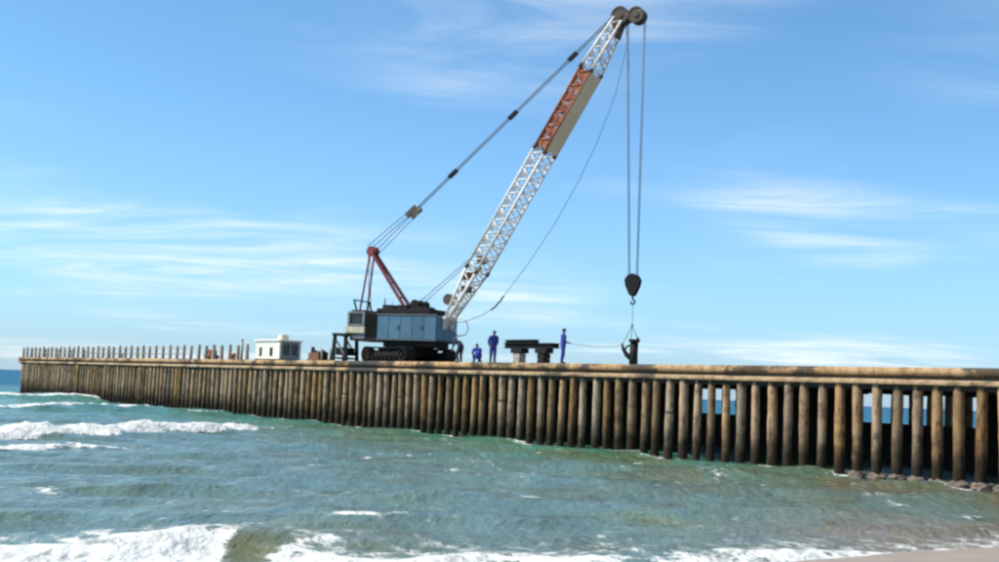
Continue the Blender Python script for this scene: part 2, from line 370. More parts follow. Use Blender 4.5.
def breaker(pts, amp, front, back, fo, gap=None, dense=1.0, wob=0.8, trail=2.0, taper=(0.08, 0.15)):
    """a shoaling wave: steep towards the right of the run, long behind; foam on crest, face and wash"""
    global h, foam
    sel = (gx > min(p[0] for p in pts) - 12) & (gx < max(p[0] for p in pts) + 12) & (gy > min(p[1] for p in pts) - 12) & (gy < max(p[1] for p in pts) + 12)
    X, Y = gx[sel], gy[sel]
    d, run, L = polyline_dist(X, Y, pts)
    d = d + wob * (fbm(X * .45 + 3, Y * .45, 3) - .5) * 2
    u = run / L
    env = smooth(0, taper[0], u) * (1 - smooth(1 - taper[1], 1, u)) * (0.75 + .5 * fbm(run * .5, run * 0 + 2.2, 2))
    prof = np.where(d > 0, np.exp(-(d / front) ** 2), np.exp(-(d / back) ** 2))
    g = np.ones(X.shape)
    if gap is not None:
        g = smooth(gap[1], gap[1] + .22, np.hypot((X - gap[0][0]) * 1.0, (Y - gap[0][1]) * .2))
    hh = amp * env * prof
    rough = (fbm(X * 3.2, Y * 3.2, 4) - .45)
    fm = np.where(d > 0, 1 - smooth(fo[1] * .6, fo[1], d), 1 - smooth(fo[0] * .3, fo[0], -d)) * env ** .5 * g
    tr = np.where(d < 0, (1 - smooth(0, trail, -d)), 0) * .62 * env * g
    patch = np.clip(.35 + 1.5 * fbm(X * .8 + 31, Y * .8, 3), .45, 1.15)
    fm = fm * patch * dense; tr = tr * patch * dense
    h[sel] += hh + fm * rough * amp * .8
    foam[sel] = np.maximum(foam[sel], np.maximum(fm, tr))
breaker([(-60, 20), (-27, 39.5), (-19.0, 47.0), (-16.2, 54.0), (-13.8, 62), (-12.3, 70)], .40, .7, 2.2, (1.2, 1.1), trail=8.0, taper=(.05, .16))
breaker([(-40, 27), (-17.5, 38.6), (-14.6, 42.4), (-12.8, 46)], .15, .5, 1.6, (.45, .6), trail=1.4, taper=(.05, .22))
breaker([(-40, -1), (-12, 14.4), (-7.3, 17.3), (-5.2, 19.2), (-4.5, 20.0), (-3.6, 19.8), (-2.9, 19.2), (-1.4, 18.7), (1.4, 19.5), (5.0, 21.3), (7.6, 23.0), (11.2, 24.8), (22, 30.2)], .13, .5, 1.0, (.5, 7.0), gap=((-3.72, 19.6), .30), dense=.82, trail=3.2, wob=.45, taper=(.05, .05))
breaker([(-75, 92), (-44, 112), (-30, 124), (-26, 133)], .55, 1.6, 4.5, (.8, .8), trail=1.5, taper=(.1, .3))
breaker([(-48, 62), (-30, 76), (-23, 88), (-19, 96)], .5, 1.5, 4.0, (.25, .15), trail=3.0, taper=(.1, .3))
breaker([(-3.4, 23.6), (-2.2, 24.0), (-1.3, 24.1)], .03, .3, .8, (.22, .25), trail=.9, wob=.9, dense=.75, taper=(.3, .3))
breaker([(20, 60), (34, 66), (50, 70)], .4, .8, 2.0, (1.0, 1.2), trail=3.0)
breaker([(26, 84), (44, 92), (70, 96)], .4, .8, 2.0, (1.0, 1.2), trail=3.0)
# lace of foam left round the wash and small flecks elsewhere
fl = fbm(gx * .9, gy * .55, 4)
foam = np.maximum(foam, smooth(.70, .80, fl) * .42 * (dist < 75))
shore = (gx - 10.4) * 0.47 + (gy - 25.25) * -0.883           # metres past the waterline, up the beach
right = smooth(3.0, 9.0, gx)
calm = 1 - smooth(-1.6, .6, shore) * (.25 + .6 * right)
h = h * calm; foam = foam * (1 - .25 * smooth(-.8, .5, shore) * right)
w_ = (gx - PP.x) * PB.x + (gy - PP.y) * PB.y; s_ = (gx - PP.x) * PU.x + (gy - PP.y) * PU.y
foam = np.maximum(foam, np.exp(-((w_ - .05) / .42) ** 2) * (.25 + .55 * fbm(gx * .7 + 40, gy * .7, 3)) * (s_ < 127))
# water tints: clear turquoise over sand by the pier, blue offshore, olive sandy patches in the shallows
w_ = (gx - PP.x) * PB.x + (gy - PP.y) * PB.y; s_ = (gx - PP.x) * PU.x + (gy - PP.y) * PU.y
n1 = fbm(gx * .10 + 5, gy * .10, 4); n2 = fbm(gx * .33 + 9, gy * .33 + 3, 4)
col = np.zeros(gx.shape + (3,)); col[:] = (0.105, 0.172, 0.150)
def blend(c, m):
    global col
    col = col * (1 - m[..., None]) + np.array(c) * m[..., None]
near_pier = np.exp(-(np.minimum(w_, 0) / 9.0) ** 2) * (w_ < 14)
blend((0.055, 0.205, 0.140), np.clip(near_pier * (0.55 + .9 * n1), 0, 1))
blend((0.115, 0.135, 0.060), smooth(.50, .66, n2) * .75 * np.clip(near_pier + smooth(26, 15, s_ * 0 + dist) + .45 * smooth(50, 35, dist), 0, 1) * (dist < 80))
blend((0.130, 0.110, 0.062), np.clip(smooth(22, 6, s_) * smooth(-16, -3, w_) * (.25 + n2), 0, .85))
blend((0.065, 0.215, 0.190), smooth(60, 95, dist) * .8)
blend((0.018, 0.120, 0.210), smooth(120, 230, dist))
blend((0.025, 0.09, 0.19), smooth(800, 4000, dist))
g2 = np.exp(-(((gx + 3.72) / .6) ** 2 + ((gy - 19.4) / 1.5) ** 2)); blend((0.13, 0.14, 0.05), np.clip(g2 * 1.2, 0, 1))
g3 = np.exp(-(((gx - 3.7) / 1.0) ** 2 + ((gy - 26.2) / 1.1) ** 2)); blend((0.16, 0.19, 0.06), np.clip(g3 * 1.0, 0, .9))
blend((0.20, 0.155, 0.105), np.clip(smooth(-6.0, -.5, shore) * (.12 + .88 * right) * (.5 + n2), 0, .9) * (dist < 60))
me = bpy.data.meshes.new('sea')
ny, nx = gx.shape
co = np.stack([gx, gy, h - (dist / 1000.0) ** 2 * 0.0], -1).reshape(-1, 3)
idx = np.arange(nx * ny).reshape(ny, nx)
fc = np.stack([idx[:-1, :-1], idx[:-1, 1:], idx[1:, 1:], idx[1:, :-1]], -1).reshape(-1, 4)
me.vertices.add(len(co)); me.vertices.foreach_set('co', co.astype(np.float32).ravel())
me.loops.add(fc.size); me.loops.foreach_set('vertex_index', fc.ravel().astype(np.int32))
me.polygons.add(len(fc)); me.polygons.foreach_set('loop_start', np.arange(0, fc.size, 4, dtype=np.int32)); me.polygons.foreach_set('loop_total', np.full(len(fc), 4, np.int32))
me.polygons.foreach_set('use_smooth', np.ones(len(fc), bool))
me.update(calc_edges=True)
at = me.attributes.new('foam', 'FLOAT', 'POINT'); at.data.foreach_set('value', foam.ravel().astype(np.float32))
at = me.attributes.new('tint', 'FLOAT_COLOR', 'POINT'); at.data.foreach_set('color', np.concatenate([col, np.ones(col.shape[:2] + (1,))], -1).astype(np.float32).ravel())
sea = bpy.data.objects.new('sea', me); COL.objects.link(sea); tag(sea, 'choppy green and blue sea with white breakers', 'sea', kind='structure')
m, t, b = principled('sea_water')
fa = N(t, 'ShaderNodeAttribute', attribute_name='foam'); ta = N(t, 'ShaderNodeAttribute', attribute_name='tint')
ge = N(t, 'ShaderNodeNewGeometry')
def seanoise(scl, sx, sy, det=5.0, rough=.6, rot=0.45):
    mp = N(t, 'ShaderNodeMapping'); mp.inputs['Scale'].default_value = (sx, sy, 1); mp.inputs['Rotation'].default_value = (0, 0, rot)
    t.links.new(ge.outputs['Position'], mp.inputs[0]); n = N(t, 'ShaderNodeTexNoise', i_Scale=scl, i_Detail=det, i_Roughness=rough)
    t.links.new(mp.outputs[0], n.inputs['Vector']); return n.outputs[0]
fn = seanoise(2.6, 1, .8, 7.0, .68)
ff = mth(t, 'ADD', fa.outputs['Fac'], mth(t, 'MULTIPLY', mth(t, 'SUBTRACT', fn, 0.5), 2.3))
mr = N(t, 'ShaderNodeMapRange'); mr.interpolation_type = 'SMOOTHSTEP'; mr.inputs[1].default_value = 0.42; mr.inputs[2].default_value = 0.72
t.links.new(ff, mr.inputs[0])
wn_ = N(t, 'ShaderNodeTexNoise', i_Scale=1.1, i_Detail=3.0); t.links.new(ge.outputs['Position'], wn_.inputs['Vector'])
wm_ = N(t, 'ShaderNodeVectorMath', operation='MULTIPLY_ADD'); wm_.inputs[1].default_value = (1.1, 1.1, 0); t.links.new(wn_.outputs['Color'], wm_.inputs[0]); t.links.new(ge.outputs['Position'], wm_.inputs[2])
vo = N(t, 'ShaderNodeTexVoronoi', feature='DISTANCE_TO_EDGE', voronoi_dimensions='2D'); vo.inputs['Scale'].default_value = 1.5; t.links.new(wm_.outputs[0], vo.inputs['Vector'])
lr = N(t, 'ShaderNodeMapRange'); lr.interpolation_type = 'SMOOTHSTEP'; lr.inputs[1].default_value = .03; lr.inputs[2].default_value = .16; lr.inputs[3].default_value = 1.0; lr.inputs[4].default_value = 0.0
t.links.new(vo.outputs['Distance'], lr.inputs[0])
lace = mth(t, 'MULTIPLY', lr.outputs[0], mth(t, 'MULTIPLY', mth(t, 'SUBTRACT', ff, .12), 1.5, clamp=True))
fmask = mth(t, 'MAXIMUM', mth(t, 'MULTIPLY', lace, .75), mth(t, 'MULTIPLY', mr.outputs[0], mth(t, 'MULTIPLY', fa.outputs['Fac'], 3.0, clamp=True), clamp=True))
cv = seanoise(.8, 1, .5, 4.0)
hs = N(t, 'ShaderNodeHueSaturation'); t.links.new(ta.outputs['Color'], hs.inputs['Color']); t.links.new(mth(t, 'ADD', mth(t, 'MULTIPLY', cv, .9), .40), hs.inputs['Value'])
mx = N(t, 'ShaderNodeMix', data_type='RGBA'); fcm = N(t, 'ShaderNodeMix', data_type='RGBA'); fcm.inputs['A'].default_value = (0.66, 0.66, 0.64, 1); fcm.inputs['B'].default_value = (0.34, 0.33, 0.30, 1)
fcr = N(t, 'ShaderNodeMapRange'); fcr.inputs[1].default_value = 0.45; fcr.inputs[2].default_value = 0.70; t.links.new(seanoise(3.4, 1, .6, 6.0, .65, .9), fcr.inputs[0])
t.links.new(mth(t, 'MULTIPLY', fcr.outputs[0], .8), fcm.inputs['Factor']); t.links.new(fcm.outputs['Result'], mx.inputs['B'])
t.links.new(fmask, mx.inputs['Factor']); t.links.new(hs.outputs[0], mx.inputs['A']); t.links.new(mx.outputs['Result'], b.inputs['Base Color'])
t.links.new(mth(t, 'ADD', mth(t, 'MULTIPLY', fmask, .75), .08), b.inputs['Roughness'])
b.inputs['IOR'].default_value = 1.333; 
vl = N(t, 'ShaderNodeVectorMath', operation='LENGTH'); t.links.new(ge.outputs['Position'], vl.inputs[0])
sm = N(t, 'ShaderNodeMapRange'); sm.inputs[1].default_value = 70.0; sm.inputs[2].default_value = 260.0; sm.inputs[3].default_value = 0.0; sm.inputs[4].default_value = 0.88
t.links.new(vl.outputs['Value'], sm.inputs[0]); b.inputs['Specular IOR Level'].default_value = 0.40
df = N(t, 'ShaderNodeBsdfDiffuse'); t.links.new(mx.outputs['Result'], df.inputs['Color']); ms = N(t, 'ShaderNodeMixShader')
t.links.new(sm.outputs[0], ms.inputs[0]); t.links.new(b.outputs[0], ms.inputs[1]); t.links.new(df.outputs[0], ms.inputs[2]); t.links.new(ms.outputs[0], t.nodes['Material Output'].inputs['Surface'])      # open water is rougher: its facets hide the low sky
r1 = seanoise(2.2, 1, .55, 6.0, .62); r2 = seanoise(.75, 1, .5, 4.0, .6, .2)
r0 = seanoise(6.5, 1, .6, 4.0, .55, .7)
hh = mth(t, 'ADD', mth(t, 'ADD', mth(t, 'MULTIPLY', r1, .55), mth(t, 'MULTIPLY', r2, 1.0)), mth(t, 'MULTIPLY', r0, .16))
bp = N(t, 'ShaderNodeBump'); bp.inputs['Strength'].default_value = 0.9; bp.inputs['Distance'].default_value = 0.32
t.links.new(hh, bp.inputs['Height']); t.links.new(bp.outputs[0], b.inputs['Normal'])
me.materials.append(m)

# ------------------------------------------------------------------ beach: sand rising out of the water towards the viewer
bx = np.linspace(-90, 90, 181); by = np.linspace(-60, 70, 131)
BX, BY = np.meshgrid(bx, by)
nrm = Vector((0.47, -0.883))                                  # shoreward
BD = (BX - 10.4) * nrm.x + (BY - 25.25) * nrm.y                # metres shoreward of the waterline
BZ = np.where(BD > 0, 0.072 * BD, 0.05 * BD) + .02 + .05 * (fbm(BX * .3, BY * .3, 3) - .5)
BZ = np.maximum(BZ, -2.4)
mb = MB(); mb.v = [tuple(p) for p in np.stack([BX, BY, BZ], -1).reshape(-1, 3)]
ii = np.arange(BX.size).reshape(BX.shape)
mb.f = [tuple(q) for q in np.stack([ii[:-1, :-1], ii[:-1, 1:], ii[1:, 1:], ii[1:, :-1]], -1).reshape(-1, 4).tolist()]; mb.smooth = [True] * len(mb.f)
tone('sand', (0.30, 0.235, 0.185), (0.22, 0.175, 0.14), 0.55, scale=1.2, rand=False, bump=.3)
beach = mb.build('beach', 'sand'); tag(beach, 'wet grey sand beach at the edge of the wash', 'beach', kind='structure')

# ------------------------------------------------------------------ pier
pier = empty('pier', pier_pt(0, 0, 0), PANG)                  # local x = w (back), local y = s (seaward)
tag(pier, 'long concrete pier on a close row of weathered brown piles', 'pier')
PL = S1 - S0
d = MB(); d.box((PW / 2, (S0 + S1) / 2, 4.05), (PW - .7, PL - .2, .44)); d.build('deck', 'concrete_deck', pier)
# edge beams in cast lengths, front and rear, with open joints
seg = 5.4; k = 0; s = S0
while s < S1 - .1:
    e = min(s + seg, S1)
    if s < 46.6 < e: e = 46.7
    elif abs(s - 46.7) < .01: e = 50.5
    dark_length = abs(s - 46.7) < .01
    L = e - s - .008; c = (s + e) / 2
    dz = rnd.uniform(-.006, .006); dx = rnd.uniform(-.006, .006)
    beam = [(.03, 3.99), (-.05, 4.02), (-.08, 4.09), (-.08, 4.17), (-.04, 4.265), (.05, DECK), (.36, DECK), (.36, 3.99)]
    o = MB().prism(beam, -L / 2, L / 2).build('edge_beam', 'dark_concrete' if dark_length else 'edge_concrete', pier); o.location = (dx, c, dz)
    led = [(-.14, 3.64), (-.17, 3.68), (-.17, 3.78), (-.12, 3.815), (.06, 3.85), (.36, 3.85), (.36, 3.64)]
    o = MB().prism(led, -L / 2, L / 2).build('ledge', 'dark_concrete' if dark_length else 'ledge_concrete', pier); o.location = (-dx * .5, c, -dz)
    o = MB().box((PW - .2, 0, 4.0), (.4, L, .6)).build('edge_beam', 'edge_concrete', pier); o.location = (0, c, dz)
    s = e; k += 1
o = MB().box((PW / 2, S1 + .12, 3.97), (PW + .3, .4, .62)).build('end_beam', 'edge_concrete', pier)
# piles
def pile_mesh(v, r=.188):
    rr = random.Random(v); mb = MB(); pts = []; rs = []
    z = -2.6
    bx0, by0 = rr.uniform(-.03, .03), rr.uniform(-.03, .03)
    while z < 3.62:
        q = (z + 2.6) / 6.2
        pts.append((bx0 * math.sin(q * 3 + v) + rr.uniform(-.006, .006), by0 * math.sin(q * 4 + v), z)); rs.append(r * (1 + rr.uniform(-.05, .05)) * (1.05 - .08 * q)); z += .31
    pts.append((0, 0, 3.64)); rs.append(r * .97)
    return mb.tube(pts, rs, 9).mesh('pile', 'pile_timber')
PM = [pile_mesh(v) for v in range(7)]
band = MB().tube([(0, 0, -.06), (0, 0, .06)], .202, 10).mesh('splice_band', 'brown_iron')
def lump(seed):
    rr = random.Random(seed); bm = bmesh.new(); bmesh.ops.create_icosphere(bm, subdivisions=3, radius=1)
    for v in bm.verts:
        n_ = noise.noise(v.co * 2.2 + Vector((seed, 0, 0))) * .38 + noise.noise(v.co * 5 + Vector((seed, 3, 0))) * .16
        v.co *= 1 + n_
    for f in bm.faces: f.smooth = False
    me = bpy.data.meshes.new('barnacle_crust'); bm.to_mesh(me); bm.free(); me.materials.append(MATS['barnacle']); return me
LM = [lump(i) for i in range(3)]
s = 6.29 - .857 * 17; i = 0
while s < S1 - .2:
    pz = inst('pile', PM[i % 7], pier, (.14 + rnd.uniform(-.03, .03), s + rnd.uniform(-.035, .035), 0), (rnd.uniform(-.013, .013), rnd.uniform(-.006, .006), rnd.uniform(0, 6.28)), (rnd.uniform(.9, 1.12),) * 2 + (1,))
    if 20.5 < s < 52 and rnd.random() < .2:
        inst('splice_band', band, pz, (0, 0, 2.22 + rnd.uniform(-.12, .12)))
    if s < 11.5:
        inst('barnacle_crust', LM[i % 3], pz, (0, 0, .14), (0, 0, i), (.31, .31, .24))
        if s < 8.6: inst('barnacle_crust', LM[(i + 1) % 3], pz, (.18 * math.sin(i * 2.1), .2 * math.cos(i * 1.7), .05), (0, 0, i * 2), (.22, .2, .17))
    elif s < 34 and i % 2 == 0:
        inst('barnacle_crust', LM[i % 3], pz, (0, 0, .06), (0, 0, i), (.25, .25, .13))
    s += .857 if s < 14 else .84; i += 1
# rear row and its board wall; boards missing in a few bays
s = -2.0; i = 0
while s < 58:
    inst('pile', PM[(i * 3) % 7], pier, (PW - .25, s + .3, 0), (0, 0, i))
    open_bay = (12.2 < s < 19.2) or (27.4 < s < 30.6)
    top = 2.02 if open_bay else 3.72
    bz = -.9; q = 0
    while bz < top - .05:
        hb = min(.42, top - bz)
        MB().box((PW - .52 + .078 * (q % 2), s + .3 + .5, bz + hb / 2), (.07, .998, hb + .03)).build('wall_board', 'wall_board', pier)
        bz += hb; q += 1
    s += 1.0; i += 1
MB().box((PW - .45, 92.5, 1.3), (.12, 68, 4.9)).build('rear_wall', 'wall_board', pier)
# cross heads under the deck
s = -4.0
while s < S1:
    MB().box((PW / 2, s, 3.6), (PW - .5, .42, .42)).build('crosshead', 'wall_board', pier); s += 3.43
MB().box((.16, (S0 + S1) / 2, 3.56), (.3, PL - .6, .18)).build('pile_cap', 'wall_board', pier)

# ------------------------------------------------------------------ railing along the outer end
rail = empty('railing', pier_pt(66.5, .25, DECK), PANG); tag(rail, 'pale concrete post railing along the seaward end of the pier', 'railing')
def post_mesh(v):
    r_ = random.Random(v); mb = MB(); hgt = 1.08 + r_.uniform(-.05, .05)
    mb.box((0, 0, hgt / 2), (.24, .25, hgt), None, .82); mb.box((0, 0, hgt + .03), (.22, .23, .06), None, .6); return mb.mesh('post', 'post_concrete')
POST = [post_mesh(v) for v in range(4)]
s = 0; i = 0
while s < 60.0:
    if not (3.0 < s < 3.1):
        inst('post', POST[i % 4], rail, (rnd.uniform(-.02, .02), s, 0), (rnd.uniform(-.03, .03), rnd.uniform(-.03, .03), rnd.uniform(-.1, .1)))
    s += 1.55 + rnd.uniform(-.08, .08); i += 1
for zr in (.45, .92):
    MB().tube([(0, 12 + .3 * j, zr + .015 * math.sin(j * 1.3)) for j in range(161)], .04, 6).build('rail', 'post_concrete', rail)
for j in range(8):
    inst('post', POST[j % 4], rail, (.9 + j * 1.5, 59.8, 0))
MB().tube([(.1, 59.8, .92), (11.6, 59.8, .92)], .025, 6).build('rail', 'post_concrete', rail)
o = empty('mooring_post', pier_pt(68.5, .75, DECK), PANG); tag(o, 'taller slim weathered post standing next to the white hut', 'post')
MB().tube([(0, 0, 0), (.01, 0, .8), (0, .02, 1.5)], [.11, .10, .09], 9).build('shaft', 'post_concrete', o); MB().tube([(0, .02, 1.5), (0, .02, 1.6)], [.12, .07], 9).build('cap', 'post_concrete', o)
for nm, sx, wx, lab in (('stake', 55.6, .7, 'pale short stake beside the rusty winch on the pier edge'), ('stake', 54.75, .9, 'pale short stake midway between the rusty winch and the black steel stand'), ('stake', 54.0, .8, 'pale short stake right against the black steel stand')):
    o = MB().tube([(0, 0, 0), (.02, .01, .45), (0, 0, .86)], [.07, .065, .06], 8).build(nm, 'post_concrete'); o.location = pier_pt(sx, wx, DECK); tag(o, lab, 'stake')

def cloth_heap(name, label, s, w, size, seed, mat='tarp'):
    bm = bmesh.new(); bmesh.ops.create_icosphere(bm, subdivisions=3, radius=1)
    for v in bm.verts:
        k_ = 1 + noise.noise(v.co * 1.7 + Vector((seed, 0, 0))) * .45 + noise.noise(v.co * 4 + Vector((seed, 0, 0))) * .15
        v.co *= k_; v.co.z = max(v.co.z, -.5)
        v.co = Vector((v.co.x * size[0], v.co.y * size[1], (v.co.z + .5) * size[2] / 1.5))
    me = bpy.data.meshes.new(name); bm.to_mesh(me); bm.free(); me.materials.append(MATS[mat])
    o = bpy.data.objects.new(name, me); COL.objects.link(o); o.location = pier_pt(s, w, DECK); o.rotation_euler = (0, 0, PANG); tag(o, label, 'tarpaulin'); return o
cloth_heap('tarpaulin_heap', 'rust red tarpaulin heap behind the railing posts', 74.6, .9, (.45, .8, .85), 2.0)
cloth_heap('tarpaulin_heap', 'small brown tarpaulin heap behind the railing near the hut', 70.5, .9, (.35, .5, .55), 5.0)

# ------------------------------------------------------------------ white hut
hut = empty('site_hut', pier_pt(65.2, 1.3, DECK), PANG); tag(hut, 'small white flat roofed hut with a cream box on its roof', 'hut')
HL, HWd, HH = 4.0, 1.75, 1.46
wl = MB()
def wall_with_holes(mb, x, y0, y1, z0, z1, holes, th=.12):
    """front wall in the plane x: solid pieces round rectangular openings (y0,y1,z0,z1)"""
    cuts = sorted(holes); y = y0
    for (a, bq, c, dd) in cuts:
        if a > y: mb.box((x, (y + a) / 2, (z0 + z1) / 2), (th, a - y, z1 - z0))
        if c > z0: mb.box((x, (a + bq) / 2, (z0 + c) / 2), (th, bq - a, c - z0))
        if dd < z1: mb.box((x, (a + bq) / 2, (dd + z1) / 2), (th, bq - a, z1 - dd))
        y = bq
    if y1 > y: mb.box((x, (y + y1) / 2, (z0 + z1) / 2), (th, y1 - y, z1 - z0))
fh = [(-.9, -.35, .3, 1.0), (.9, 1.4, .3, 1.0)]
wall_with_holes(wl, .06, -HL / 2, HL / 2, .12, HH, fh)
wl.box((HWd - .06, 0, (HH + .12) / 2), (.12, HL, HH - .12)); wl.box((HWd / 2, HL / 2 - .06, (HH + .12) / 2), (HWd - .24, .12, HH - .12))
wl.build('wall', 'white_wall', hut)
e = MB()
for xa in (.2, HWd / 2, HWd - .2): e.box((xa, -HL / 2 + .06, (HH + .12) / 2), (.16, .12, HH - .12))
e.box((HWd / 2, -HL / 2 + .06, HH - .12), (HWd - .24, .119, .24)); e.box((HWd / 2, -HL / 2 + .06, .27), (HWd - .24, .118, .3))
e.build('end_wall', 'grey_paint', hut)  # white hut's shaded end: the shade is put into the colour as grey
for (a, bq, c, dd) in fh:
    w_o = MB().box((.10, (a + bq) / 2, (c + dd) / 2), (.03, bq - a, dd - c)).build('window', 'window_glass', hut)
    fr = MB()
    for yy in (a + .03, bq - .03): fr.box((.05, yy, (c + dd) / 2), (.06, .05, dd - c - .002))
    for zq in (c + .03, dd - .03): fr.box((.05, (a + bq) / 2, zq), (.06, bq - a - .101, .05))
    fr.build('frame', 'grey_paint', w_o)
MB().box((HWd / 2, -HL / 2 + .14, .83), (HWd - .3, .03, 1.1)).build('window', 'window_glass', hut)
MB().box((HWd / 2, 0, .06), (HWd + .06, HL + .06, .12)).build('base_skid', 'black_steel', hut)
rf = MB().box((HWd / 2, 0, HH + .05), (HWd + .22, HL + .2, .10)).build('roof', 'white_wall', hut, .02)
MB().box((HWd * .5, -.75, HH + .30), (.6, .75, .40), None, .88).build('roof_box', 'cream_paint', rf, .03)

# rusty winch between hut and crane
wn = empty('winch', pier_pt(57.2, 1.2, DECK), PANG); tag(wn, 'low rusty winch with a dark upright lever between hut and crane', 'winch')
fr = MB(); fr.box((.1, 0, .08), (.8, 1.7, .12)); fr.box((-.22, 0, .35), (.08, 1.5, .42)); fr.box((.42, 0, .35), (.08, 1.5, .42)); fr.build('frame', 'rust', wn)
MB().tube([(.1, -.6, .42), (.1, .5, .42)], .26, 14).build('drum', 'black_steel', wn); dr = MB()
for yy in (-.62, .52): dr.disc((.1, yy, .42), (0, 1, 0), .36, .05, 18)
dr.build('drum_flange', 'rust', wn)
MB().bar((.1, .95, .05), (.1, .78, .98), .16, .2).build('lever', 'black_steel', wn); MB().box((.1, -.85, .42), (.5, .32, .42)).build('gearbox', 'black_steel', wn, .03)

# ------------------------------------------------------------------ crane
SLEW = R(27)
AX = -PU * math.cos(SLEW) + PB * math.sin(SLEW)
CR = empty('crawler_crane', pier_pt(48.71, 3.3, DECK), math.atan2(AX.y, AX.x))
tag(CR, 'lattice boom crawler crane with blue house standing on the pier', 'crane')
# undercarriage lies along the pier, the house is slewed
def ua(x, y, z):
    c, s_ = math.cos(-SLEW), math.sin(-SLEW); return (x * c - y * s_, x * s_ + y * c, z)
RU = Matrix.Rotation(-SLEW, 3, 'Z')
def track(y):
    L, Rr, wd = 5.4, .46, .72
    fr = MB().box(ua(0, y, .52), (L - .5, wd * .55, .5), RU).build('crawler_track', 'track_steel', CR)
    # belt of shoes
    path = []; n_ = 22
    for i in range(n_): path.append((-L / 2 + Rr + (L - 2 * Rr) * i / n_, .045, 0))
    for i in range(9): a = -math.pi / 2 + math.pi * i / 9; path.append((L / 2 - Rr + math.cos(a) * .455, .5 + math.sin(a) * .455, a + math.pi / 2))
    for i in range(n_): path.append((L / 2 - Rr - (L - 2 * Rr) * i / n_, .955 - .05 * math.sin(math.pi * i / n_), math.pi))
    for i in range(9): a = math.pi / 2 + math.pi * i / 9; path.append((-L / 2 + Rr + math.cos(a) * .455, .5 + math.sin(a) * .455, a + math.pi / 2))
    bl = MB()
    for (x, z, a) in path:
        rot = RU @ Matrix.Rotation(-a, 3, 'Y'); bl.box(ua(x, y, z), (.205, wd, .06), rot)
        off = rot @ Vector((.05, 0, -.045)); p = Vector(ua(x, y, z)) + off; bl.box(p, (.05, wd * .96, .04), rot)
    o = bl.build('track_shoes', 'track_steel', fr); o['kind'] = 'stuff'
    sg = -1 if y < 0 else 1
    for x in (-L / 2 + Rr, L / 2 - Rr):
        MB().disc(ua(x, y + sg * .06, .5), ua(0, 1, 0), .40, .62, 20, 0, .02).build('idler_wheel', 'rust' if x < 0 else 'track_steel', fr)
    for j in range(8):
        MB().disc(ua(-1.89 + j * .54, y + sg * .05, .26), ua(0, 1, 0), .19, .58, 14, 0, .02).build('roller', 'black_steel', fr)
    for j in range(2): MB().disc(ua(-.6 + j * 1.2, y + sg * .05, .82), ua(0, 1, 0), .11, .5, 12).build('carrier_roller', 'black_steel', fr)
track(-1.55); track(1.55)
cb = MB().box(ua(0, 0, .72), (2.2, 2.5, .62), RU); cb.box(ua(.9, 0, .62), (.5, 3.0, .42), RU); cb.box(ua(-.9, 0, .62), (.5, 3.0, .42), RU)
cb.build('carbody', 'track_steel', CR)
MB().box((.55, 0, 1.2), (3.6, 2.3, .34)).build('under_tank', 'black_steel', CR, .04)
MB().tube([(0, 0, 1.03), (0, 0, 1.36)], 1.05, 28, True, False).build('slew_ring', 'black_steel', CR)
# house
HX0, HX1, HY, HZ0, HZ1 = -1.6, 2.75, 1.35, 1.48, 3.05
fl_ = MB(); fl_.box((-.5, 0, 1.42), (6.4, 2.6, .13));  fl_.build('machinery_frame', 'black_steel', CR)
hs_ = MB().box(((HX0 + HX1) / 2, 0, (HZ0 + HZ1) / 2), (HX1 - HX0, 2 * HY, HZ1 - HZ0)).build('house', 'blue_paint', CR, .02)
pw = (HX1 - HX0) / 5
for sy in (-1, 1):
    for j in range(5):
        pn = MB().box((HX0 + pw * (j + .5), sy * (HY + .018), (HZ0 + HZ1) / 2), (pw - .035, .03, HZ1 - HZ0 - .07)).build('side_panel', 'blue_paint', hs_, .008)
        if j in (1, 3): MB().box((HX0 + pw * (j + .5) + .3, sy * (HY + .05), 2.25), (.07, .035, .22)).build('door_handle', 'black_steel', hs_)
for yy in (-.9, 0, .9): MB().box((HX1 + .018, yy, (HZ0 + HZ1) / 2), (.03, .86, HZ1 - HZ0 - .07)).build('front_panel', 'blue_paint', hs_, .008)
gu = MB()
for sy in (-1, 1): gu.box(((HX0 + HX1) / 2, sy * (HY + .03), HZ1 + .02), (HX1 - HX0 + .1, .1, .05)); gu.box(((HX0 + HX1) / 2, sy * (HY + .03), HZ0 - .02), (HX1 - HX0 + .06, .08, .05))
gu.build('trim_rail', 'grey_paint', hs_)
# machinery on the roof
rm = MB().box((.15, 0, HZ1 + .24), (4.0, 2.3, .38)).build('roof_machinery', 'black_steel', CR, .03)
MB().box((1.15, -.35, HZ1 + .50), (1.2, 1.1, .16)).build('hatch_cover', 'black_steel', rm, .02)
for xa in (-1.2, -.1): MB().box((xa, -.5, HZ1 + .55), (.75, .8, .26)).build('vent_box', 'black_steel', rm, .02)
MB().tube([(-1.5, -.75, HZ1 + .4), (-1.5, -.75, HZ1 + 1.05), (-1.53, -.75, HZ1 + 1.15)], .045, 8).build('exhaust', 'grey_paint', rm)
MB().tube([(-.75, -1.0, HZ1 + .4), (-.75, -1.0, HZ1 + .95)], .02, 6).build('aerial', 'grey_paint', rm)
for xa, yy in ((.75, .35), (.75, -.45)):
    dm = MB().tube([(xa, yy - .3, HZ1 + .72), (xa, yy + .3, HZ1 + .72)], .2, 14); dm.disc((xa, yy - .32, HZ1 + .72), (0, 1, 0), .32, .05, 16); dm.disc((xa, yy + .32, HZ1 + .72), (0, 1, 0), .32, .05, 16); dm.build('winch_drum', 'black_steel', rm)
